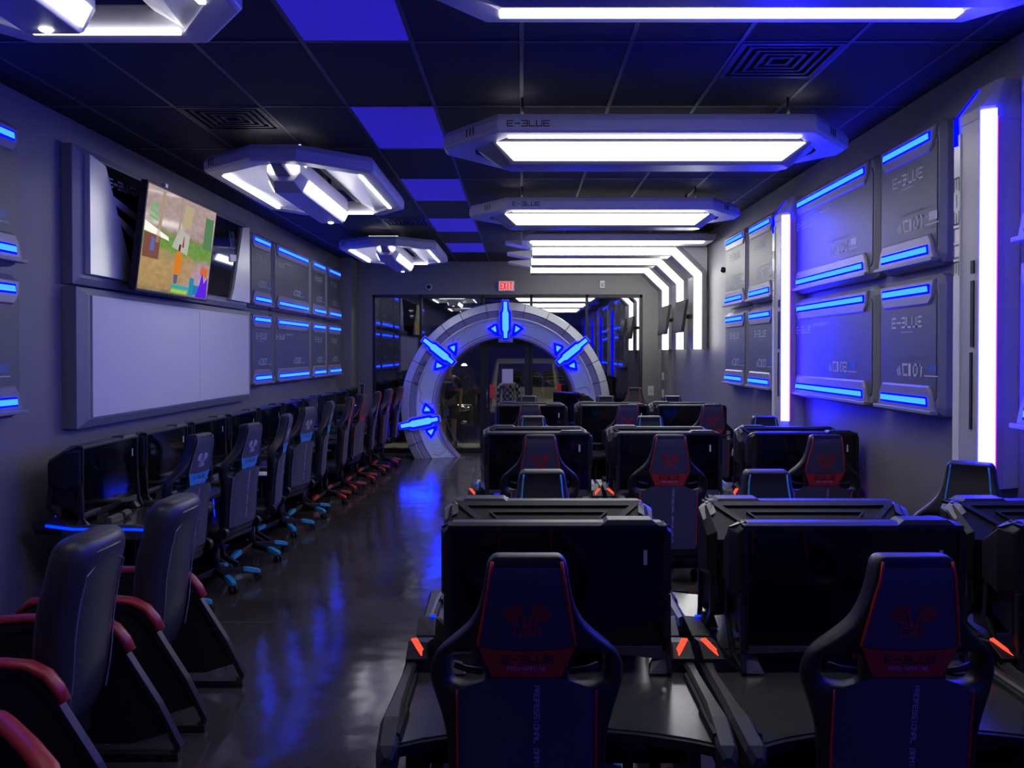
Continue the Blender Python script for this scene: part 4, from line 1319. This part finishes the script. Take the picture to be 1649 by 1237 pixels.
def make_armchair():
    t = empty('leather_armchair')
    # faces +y like the gaming chair
    def bsec(z, hw_, yb_, th): 
        c = .05
        return [(-hw_, yb_ + c, z), (-hw_ + c, yb_, z), (hw_ - c, yb_, z), (hw_, yb_ + c, z), (hw_, yb_ + th, z), (hw_ - c, yb_ + th + .03, z), (-hw_ + c, yb_ + th + .03, z), (-hw_, yb_ + th, z)]
    rows = [(.30, .20, -.20, .10), (.38, .215, -.235, .12), (.55, .225, -.262, .14), (.75, .235, -.275, .15), (.90, .235, -.30, .15), (1.00, .23, -.33, .15), (1.07, .225, -.345, .155), (1.12, .21, -.335, .13), (1.145, .18, -.31, .08)]
    MB().loft([bsec(*r) for r in rows]).build('backrest', M_LEATH, t, smooth=True, sub=1)
    st = MB()
    for pth in ([(-.19, .34), (-.2, .6), (-.205, .85), (-.2, .985), (-.1, 1.02), (0, 1.03), (.1, 1.02), (.2, .985), (.205, .85), (.2, .6), (.19, .34)],):
        def yb(z):
            for (a, b) in zip(rows[:-1], rows[1:]):
                if a[0] <= z <= b[0]:
                    f = (z - a[0]) / (b[0] - a[0]); return a[2] + (b[2] - a[2]) * f
            return rows[0][2]
        pts = []
        for (a, b) in zip(pth[:-1], pth[1:]):
            for q in range(4): 
                f = q / 4; pts.append((a[0] + (b[0] - a[0]) * f, a[1] + (b[1] - a[1]) * f))
        st.tube([(p[0] * .80, yb(p[1]) + .0025 + 1.2 * max(0, p[1] - .93) ** 2, p[1]) for p in pts], .0035, 4)
    st.build('stitching', M_STITCH, t)
    st = MB(); st.tube([(x, -.338 + .9 * x * x, 1.075 - .3 * x * x) for x in [-.15 + .03 * k for k in range(11)]], .006, 6); st.build('top_seam', M_FABD, t)
    so = [(-.24, -.16), (.24, -.16), (.25, .34), (.2, .38), (-.2, .38), (-.25, .34)]
    MB().loft([[(x, y, .30) for x, y in so], [(x, y, .40) for x, y in so], [(x * .93, y * .95, .44) for x, y in so]]).build('seat', M_LEATH, t, smooth=True, bevel=.03)
    MB().box(-.22, -.14, .18, .22, .32, .30).build('seat_frame', M_BLKM, t, bevel=.01)
    for sx in (-1, 1):
        X = sx * .285
        arm = [(X, .42, .60), (X, .36, .655), (X, .2, .668), (X, -.05, .668), (X, -.15, .66), (X, -.22, .625), (X, -.265, .57), (X, -.29, .515)]
        rings = []
        pth = [Vector(p) for p in arm]
        m = MB()
        for i, p in enumerate(pth):
            d = (pth[min(i + 1, len(pth) - 1)] - pth[max(i - 1, 0)]).normalized()
            nn = Vector((1, 0, 0)).cross(d).normalized()
            hw_, hh_ = .036, .022
            rings.append([p + Vector((cos(2 * pi * q / 10) * hw_, 0, 0)) + nn * sin(2 * pi * q / 10) * hh_ for q in range(10)])
        m.loft(rings); m.build('armrest', M_ARMRED, t, smooth=True)
        m = MB(); m.bar([(X, .40, .585), (X, .33, .628), (X, -.05, .636), (X, -.14, .628), (X, -.20, .59), (X, -.25, .53), (X, -.42, .26), (X, -.52, .06)], .05, .03, (1, 0, 0))
        m.build('arm_frame', M_GUN, t, bevel=.004)
        m = MB(); m.prism([(.38, .60), (-.10, .62), (-.20, .57), (-.40, .26), (-.46, .13), (-.30, .08), (.30, .08), (.42, .3)], 'x', X - .012, X + .012)
        m.build('side_panel', M_BLKM, t)
        m = MB(); m.bar([(X, .40, .59), (X, .46, .3), (X, .40, .03)], .05, .03, (1, 0, 0)); m.bar([(X, .42, .02), (X, -.52, .02)], .05, .035, (1, 0, 0)); m.build('leg', M_GUN, t, bevel=.004)
        MB().tube([(X, -.50, .01), (X, -.50, .05)], .022, 10).build('foot', M_BLKM, t)
    lg = MB(); text(lg, 'E-BLUE', .0, .53, .018, lambda u, v: (.2985, .3 - u, v), w=.018, t=.2); lg.build('logo_print', M_PRINTD, t)
    return t


A0 = make_armchair()
A0.location = (-2.13, 3.63, 0); A0.rotation_euler = (0, 0, pi / 2)
tag(A0, 'black leather armchair with red arms, middle of three at lower left', 'armchair', 'leather armchairs with red arms at lower left')
A1 = copy_tree(A0); A1.location = (-2.12, 4.50, 0); tag(A1, 'black leather armchair with red arms, nearest the blue edged desk', 'armchair', 'leather armchairs with red arms at lower left')
A2 = copy_tree(A0); A2.location = (-1.9, 2.56, 0); A2.rotation_euler = (0, 0, radians(-133)); tag(A2, 'leather armchair in the lower left picture corner, only its red arm showing', 'armchair', 'leather armchairs with red arms at lower left')

# ================================================================== BACK WALL SMALL THINGS
t = empty('exit_sign', (-.29, YB, 3.08)); tag(t, 'red lit EXIT sign above the arch on the back wall', 'sign')
MB().box(-.155, -.06, 0, .155, 0, .2).build('housing', M_WPL, t, bevel=.006)
MB().box(-.135, -.063, .02, .135, -.0595, .18).build('face', emat('exit_face', (.36, .13, .14), 1.0), t)
lg = MB(); text(lg, 'EXIT', -.105, .04, .12, flat(-.0645), w=.036, gap=.6, t=.14); lg.build('letters', emat('exit_red', (.42, .0, .0), 1.0), t)
for sx in (-1, 1): MB().sphere((sx * .175, -.03, .10), .025, 8).build('lamp_head', M_SHELLD, t)
t = empty('security_camera', (-1.76, YB, 3.16)); tag(t, 'round white security camera on the back wall left of the EXIT sign', 'camera')
MB().tube([(0, 0, 0), (0, -.05, 0)], .06, 20).build('housing', M_WPL, t, smooth=False); MB().sphere((0, -.05, 0), .042, 14).build('dome', M_GLOSSK, t, smooth=True)
t = empty('wall_box', (1.53, YB, 3.14)); tag(t, 'white sensor box on the back wall above the glass, right of the arch', 'sensor')
MB().box(-.045, -.04, 0, .045, 0, .14).build('housing', M_WPL, t, bevel=.006); MB().box(-.028, -.043, .02, .028, -.039, .1).build('grille', M_SHELLD, t)
t = empty('light_switch', (2.46, YB, 1.1)); tag(t, 'white light switch plate on the back wall right of the glass', 'switch')
MB().box(-.055, -.01, 0, .055, 0, .18).build('plate', M_WPL, t, bevel=.003)
MB().box(-.015, -.018, .05, .015, -.009, .12).build('rocker', M_SHELL, t)
for (yy, zz, lab) in ((15.65, 1.4, 'white thermostat on the right wall by the back corner, upper of two'), (15.65, 1.08, 'white switch on the right wall by the back corner, lower of two')):
    t = empty('wall_control', (2.66, yy, zz)); tag(t, lab, 'switch')
    MB().box(-.03, -.04, 0, 0, .04, .14).build('plate', M_WPL, t, bevel=.003); MB().box(-.034, -.015, .04, -.029, .015, .1).build('button', M_SHELLD, t)
t = empty('wall_speaker', (XR, 10.95, 3.0)); tag(t, 'small black sensor knob on the right wall before the white arcs', 'sensor')
MB().tube([(0, 0, 0), (-.05, 0, 0)], .03, 14).build('base', M_BLK, t); MB().sphere((-.06, 0, 0), .04, 12).build('dome', M_GLOSSK, t, smooth=True)
t = empty('fire_sign', (-3.04, YB, .92)); tag(t, 'tall narrow grey fire extinguisher sign on the back wall left of the glass', 'sign')
MB().box(-.06, -.01, 0, .06, 0, .46).build('plate', M_BLK, t)
m = MB()
m.box(-.055, -.012, .01, -.045, -.009, .45); m.box(.045, -.012, .01, .055, -.009, .45); m.box(-.055, -.012, .44, .055, -.009, .45); m.box(-.055, -.012, .39, .055, -.009, .40)
text(m, 'FIRE', -.035, .405, .024, flat(-.0115), w=.012, t=.2)
m.box(-.03, -.012, .08, -.022, -.009, .36); m.box(.022, -.012, .08, .03, -.009, .36); m.prism([(-.04, .08), (.04, .08), (0, .03)], 'y', -.012, -.009)
m.build('sign_print', M_WPL, t)
t = empty('fire_extinguisher', (-3.03, YB - .09, .42)); tag(t, 'red fire extinguisher hanging under its sign on the back wall', 'fire extinguisher')
MB().lathe([(.02, .0), (.06, .0), (.065, .03), (.065, .32), (.05, .38), (.02, .41)], 16).build('cylinder', M_CAPR, t, smooth=True)
MB().lathe([(.02, .41), (.02, .45), (.03, .46), (.03, .48)], 10).build('valve', M_BLK, t)
MB().tube([(0, -.02, .46), (.07, -.04, .42), (.075, -.05, .25)], .01, 6).build('hose', M_BLK, t, smooth=True)
MB().box(-.03, .05, .1, .03, .09, .4).build('bracket', M_BLK, t)
o = MB().sphere((-.62, 15.3, .09), .09, 14).build('white_ball', M_WPL, smooth=True); tag(o, 'small pale round ball on the floor by the door', 'ball')

# ================================================================== OUTSIDE


def car(x, y, rz, colr, width, length, height, label, rear_lights, suv=True):
    t = empty('parked_car', (x, y, -.02), rz); tag(t, label, 'car', None)
    body = mat('car_paint_%s' % label[:8].replace(' ', '_'), colr, .3, coat=.5)
    L, Hh, hw_ = length / 2, height, width / 2
    # local: facing -y front (for rear_lights car the -y side is its rear)
    if rear_lights:
        prof = [(-L, .38), (-L - .02, .62), (-L + .02, .75), (-L + .04, 1.02), (-L + .16, Hh * .94), (-L + .35, Hh), (L * .2, Hh), (L * .5, 1.08), (L * .95, .95), (L, .6), (L, .35)]
    else:
        prof = [(-L, .3), (-L - .02, .6), (-L + .1, .82), (-L + .9, 1.02), (-L + 1.6, Hh * .96), (-L + 1.9, Hh), (L * .7, Hh * .98), (L * .95, 1.05), (L, .9), (L, .35)]
    m = MB()
    rings = []
    for (xx, s, cut) in ((-hw_, .94, .06), (-hw_ * .93, 1.0, .0), (hw_ * .93, 1.0, .0), (hw_, .94, .06)):
        r = []
        for (yy, zz) in prof:
            tuck = 1.0
            xk = xx
            if zz > 1.1: xk = xx * (1 - .16 * (zz - 1.1) / (Hh - 1.1 + .01))
            r.append((xk, yy * s, zz if zz < 1 else zz - cut))
        rings.append(r)
    m.loft(rings); m.build('body', body, t, smooth=False, bevel=.05, seg=3)
    gmat = mat('car_glass', (.01, .01, .012), .08, spec=.8)
    if rear_lights:
        MB().loft([[(-hw_ * .80, -L + .02, 1.06), (hw_ * .80, -L + .02, 1.06), (hw_ * .74, -L + .13, Hh * .93), (-hw_ * .74, -L + .13, Hh * .93)], [(-hw_ * .80, -L + .1, 1.06), (hw_ * .80, -L + .1, 1.06), (hw_ * .74, -L + .2, Hh * .93), (-hw_ * .74, -L + .2, Hh * .93)]]).build('rear_window', gmat, t)
        for sx in (-1, 1):
            MB().box(sx * hw_ * .93 - .05, -L - .03, .78, sx * hw_ * .93 + .05, -L + .06, 1.12).build('tail_light', mat('tail_red', (.45, .02, .02), .2, emit=(.5, .02, .01), estr=.25), t, bevel=.01)
        MB().box(-hw_ * .98, -L - .10, .40, hw_ * .98, -L + .05, .62).build('bumper', body, t, bevel=.03)
        MB().box(-.25, -L - .115, .66, .25, -L - .02, .78).build('number_plate', M_SHELLD, t)
    else:
        MB().loft([[(-hw_ * .80, -L + .93, 1.03), (hw_ * .80, -L + .93, 1.03), (hw_ * .68, -L + 1.58, Hh * .95), (-hw_ * .68, -L + 1.58, Hh * .95)], [(-hw_ * .80, -L + 1.0, 1.0), (hw_ * .80, -L + 1.0, 1.0), (hw_ * .68, -L + 1.66, Hh * .92), (-hw_ * .68, -L + 1.66, Hh * .92)]]).build('windshield', gmat, t)
        for sx in (-1, 1):
            MB().sphere((sx * hw_ * .72, -L + .02, .72), .12, 12, (1.4, .6, .7)).build('headlight', M_CHROME, t, smooth=True)
            MB().sphere((sx * hw_ * .72, -L + .0, .42), .06, 10, (1.3, .5, .8)).build('fog_lamp', M_CHROME, t, smooth=True)
            MB().loft([[(sx * hw_ * .9, -L + 1.2, 1.0), (sx * hw_ * .9, -L + 1.3, 1.0), (sx * hw_ * .9, -L + 1.3, 1.12)], [(sx * (hw_ + .2), -L + 1.15, 1.0), (sx * (hw_ + .2), -L + 1.3, 1.0), (sx * (hw_ + .2), -L + 1.28, 1.14)]]).build('mirror', body, t, bevel=.01)
        MB().box(-.45, -L - .03, .45, .45, -L + .05, .68).build('grille', M_BLK, t, bevel=.02)
    for sx in (-1, 1):
        for yy in (-L * .62, L * .62):
            MB().tube([(sx * (hw_ - .2), yy, .33), (sx * (hw_ + .01), yy, .33)], .33, 20).build('wheel', M_BLKM, t)
    return t


car(-1.97, 20.2, radians(2), (.02, .02, .022), 1.8, 4.4, 1.62, 'dark parked car facing the window, behind the left arch foot', False)
car(.10, 23.6, 0, (.42, .39, .30), 1.85, 4.6, 1.78, 'beige parked car seen from the rear through the glass door', True)
t = empty('street_lamp', (-2.2, 32.0, 0)); tag(t, 'distant warm street lamp glowing beyond the parked cars', 'lamp')
MB().tube([(0, 0, -.02), (0, 0, 1.3)], .05, 8).build('pole', M_BLKM, t); MB().sphere((0, 0, 1.38), .12, 12).build('globe', emat('warm_globe', (1.0, .75, .35), 6.0), t)
# unseen lamps added outside to brighten the people, cars and pavement
for (x, lab) in ((-1.6, 'unseen fill lamp added outside above the glass on the left'), (1.2, 'unseen fill lamp added outside above the glass on the right')):
    t = empty('outside_fill_lamp', (x, 17.3, 3.5)); tag(t, lab, 'lamp', 'added fill lamps outside')
    MB().box(-.3, -.1, 0, .3, .1, .08).build('housing', M_SHELLD, t)
    MB().box(-.27, -.08, -.01, .27, .08, 0).build('diffuser', emat('outside_fill_glow', (1.0, .88, .55), 80.0), t)
struct(MB().box(-14, YB + .15, 3.58, 14, 18.6, 3.7).build('ceiling_canopy', M_BACKWALL))


# ------------------------------------------------------------------ people outside the door
def skin_body(name, verts, edges, m, parent, root=0, sub=1):
    me = bpy.data.meshes.new(name); me.from_pydata([v[:3] for v in verts], edges, [])
    o_ = bpy.data.objects.new(name, me); COL.objects.link(o_); o_.parent = parent
    me.materials.append(m)
    md = o_.modifiers.new('skin', 'SKIN'); md.use_smooth_shade = True
    lay = me.skin_vertices[0].data
    for i, v in enumerate(verts):
        lay[i].radius = (v[3], v[4] if len(v) > 4 else v[3]); lay[i].use_root = (i == root)
    s_ = o_.modifiers.new('sub', 'SUBSURF'); s_.levels = sub; s_.render_levels = sub
    return o_


def person(x, y, rz, h, shirt, trousers, shorts, label, sleeve_short):
    t = empty('person', (x, y, -.002), rz); tag(t, label, 'person')
    k = h / 1.75
    def V(a, b, c, r, r2=None): return (a * k, b * k, c * k, r * k, (r2 or r) * k)
    bv = [V(0, 0, .95, .13, .11), V(0, 0, 1.1, .125, .10), V(0, 0, 1.28, .155, .11), V(0, 0, 1.42, .12, .09), V(0, 0, 1.50, .055), V(0, -.01, 1.56, .06),
          V(.19, 0, 1.41, .055), V(.25, .01, 1.14, .042), V(.25, -.05, .90, .032), V(.25, -.07, .82, .036, .02),
          V(-.19, 0, 1.41, .055), V(-.25, .01, 1.14, .042), V(-.25, -.05, .90, .032), V(-.25, -.07, .82, .036, .02),
          V(.10, 0, .86, .095), V(.11, -.02, .5, .062), V(.11, .0, .12, .042), V(.12, -.12, .04, .038, .03),
          V(-.10, 0, .86, .095), V(-.11, -.02, .5, .062), V(-.11, .0, .12, .042), V(-.12, -.12, .04, .038, .03)]
    be = [(0, 1), (1, 2), (2, 3), (3, 4), (4, 5), (3, 6), (6, 7), (7, 8), (8, 9), (3, 10), (10, 11), (11, 12), (12, 13), (0, 14), (14, 15), (15, 16), (16, 17), (0, 18), (18, 19), (19, 20), (20, 21)]
    skin_body('body', bv, be, M_SKIN, t)
    # fingers
    for sx in (-1, 1):
        for q in range(4):
            fx = sx * .25 + (q - 1.5) * .0
            fy = -.07 + (q - 1.5) * .018
            MB().tube([(sx * .25 * k, fy * k, .80 * k), (sx * .252 * k, (fy - .004) * k, (.755 - .008 * (q in (1, 2))) * k), (sx * .245 * k, (fy - .01) * k, (.725 - .008 * (q in (1, 2))) * k)], .0085 * k, 6, .006 * k).build('finger', M_SKIN, t, smooth=True)
        MB().tube([(sx * .24 * k, -.10 * k, .83 * k), (sx * .235 * k, -.125 * k, .79 * k), (sx * .235 * k, -.13 * k, .765 * k)], .010 * k, 6, .007 * k).build('thumb', M_SKIN, t, smooth=True)
    # head
    hd = MB(); hd.sphere((0, -.01 * k, 1.645 * k), .10 * k, 20, (.78, .95, 1.18))
    for v in hd.bm.verts:
        z = v.co.z / k
        if z < 1.60: v.co.x *= .86
    hd.sphere((0, -.108 * k, 1.635 * k), .016 * k, 8, (.8, 1, 1.4))
    for sx in (-1, 1): hd.sphere((sx * .08 * k, 0, 1.645 * k), .022 * k, 8, (.4, .8, 1.2))
    hd.build('head', M_SKIN, t, smooth=True)
    hr = MB(); hr.sphere((0, .012 * k, 1.675 * k), .104 * k, 18, (.82, .95, 1.02))
    bmesh.ops.delete(hr.bm, geom=[v for v in hr.bm.verts if v.co.z < 1.66 * k and v.co.y < .03 * k], context='VERTS')
    hr.build('hair', mat('dark_hair', (.02, .013, .01), .7), t, smooth=True, solid=.004)
    ey = MB()
    for sx in (-1, 1): ey.sphere((sx * .03 * k, -.096 * k, 1.655 * k), .010 * k, 8)
    ey.build('eyes', M_PRINTK, t)
    MB().box(-.022 * k, -.104 * k, 1.592 * k, .022 * k, -.09 * k, 1.599 * k).build('mouth', mat('lips', (.3, .1, .09), .5), t)
    # shirt
    e = 1.10
    sv = [V(0, 0, .90, .155, .13), V(0, 0, 1.1, .15, .125), V(0, 0, 1.28, .172, .125), V(0, 0, 1.42, .135, .105), V(0, 0, 1.475, .068),
          V(.19, 0, 1.41, .07), V(.24, .01, 1.18, .058), V(-.19, 0, 1.41, .07), V(-.24, .01, 1.18, .058)]
    se = [(0, 1), (1, 2), (2, 3), (3, 4), (3, 5), (5, 6), (3, 7), (7, 8)]
    if not sleeve_short:
        sv += [V(.25, -.045, .92, .045), V(-.25, -.045, .92, .045)]; se += [(6, 9), (8, 10)]
    skin_body('shirt', sv, se, shirt, t)
    zl = .50 if shorts else .10
    pv = [V(0, 0, .95, .145, .125), V(.10, 0, .84, .11), V(.115, -.02, zl + .04, .085 if shorts else .06), V(-.10, 0, .84, .11), V(-.115, -.02, zl + .04, .085 if shorts else .06)]
    skin_body('shorts' if shorts else 'trousers', pv, [(0, 1), (1, 2), (0, 3), (3, 4)], trousers, t)
    for sx in (-1, 1):
        MB().loft([[(sx * .115 * k + a * .045 * k, (-.19 + .0) * k + b, 0 + c) for a, b, c in ((-1, 0, 0), (1, 0, 0), (.8, 0, .04 * k), (-.8, 0, .04 * k))],
                   [(sx * .115 * k + a * .05 * k, .07 * k + b, c) for a, b, c in ((-1, 0, 0), (1, 0, 0), (.8, 0, .09 * k), (-.8, 0, .09 * k))]]).build('shoe', M_FABD, t, bevel=.015)
    return t


def plaid():
    m = bpy.data.materials.new('plaid_shirt'); m.use_nodes = True
    nt = m.node_tree; b = nt.nodes['Principled BSDF']; b.inputs['Roughness'].default_value = .8
    tc = nt.nodes.new('ShaderNodeTexCoord'); ck = nt.nodes.new('ShaderNodeTexChecker'); ck.inputs['Scale'].default_value = 16
    ck.inputs['Color1'].default_value = (.02, .025, .06, 1); ck.inputs['Color2'].default_value = (.4, .42, .55, 1)
    nt.links.new(tc.outputs['Object'], ck.inputs['Vector']); nt.links.new(ck.outputs['Color'], b.inputs['Base Color'])
    return m


p1 = person(-1.48, 17.0, radians(-10), 1.72, mat('navy_shirt', (.012, .012, .02), .8), mat('grey_blue_shorts', (.06, .08, .12), .8), True, 'person in dark t-shirt and shorts standing outside, seen through the arch', True)
lg = MB(); lg.box(-.07, -.134, 1.30, .09, -.13, 1.34); lg.build('shirt_print', M_WPL, p1)
p2 = person(-.27, 17.1, radians(8), 1.56, plaid(), mat('dark_jeans', (.02, .025, .05), .8), False, 'person in plaid shirt outside the door, face hidden by the paper', False)
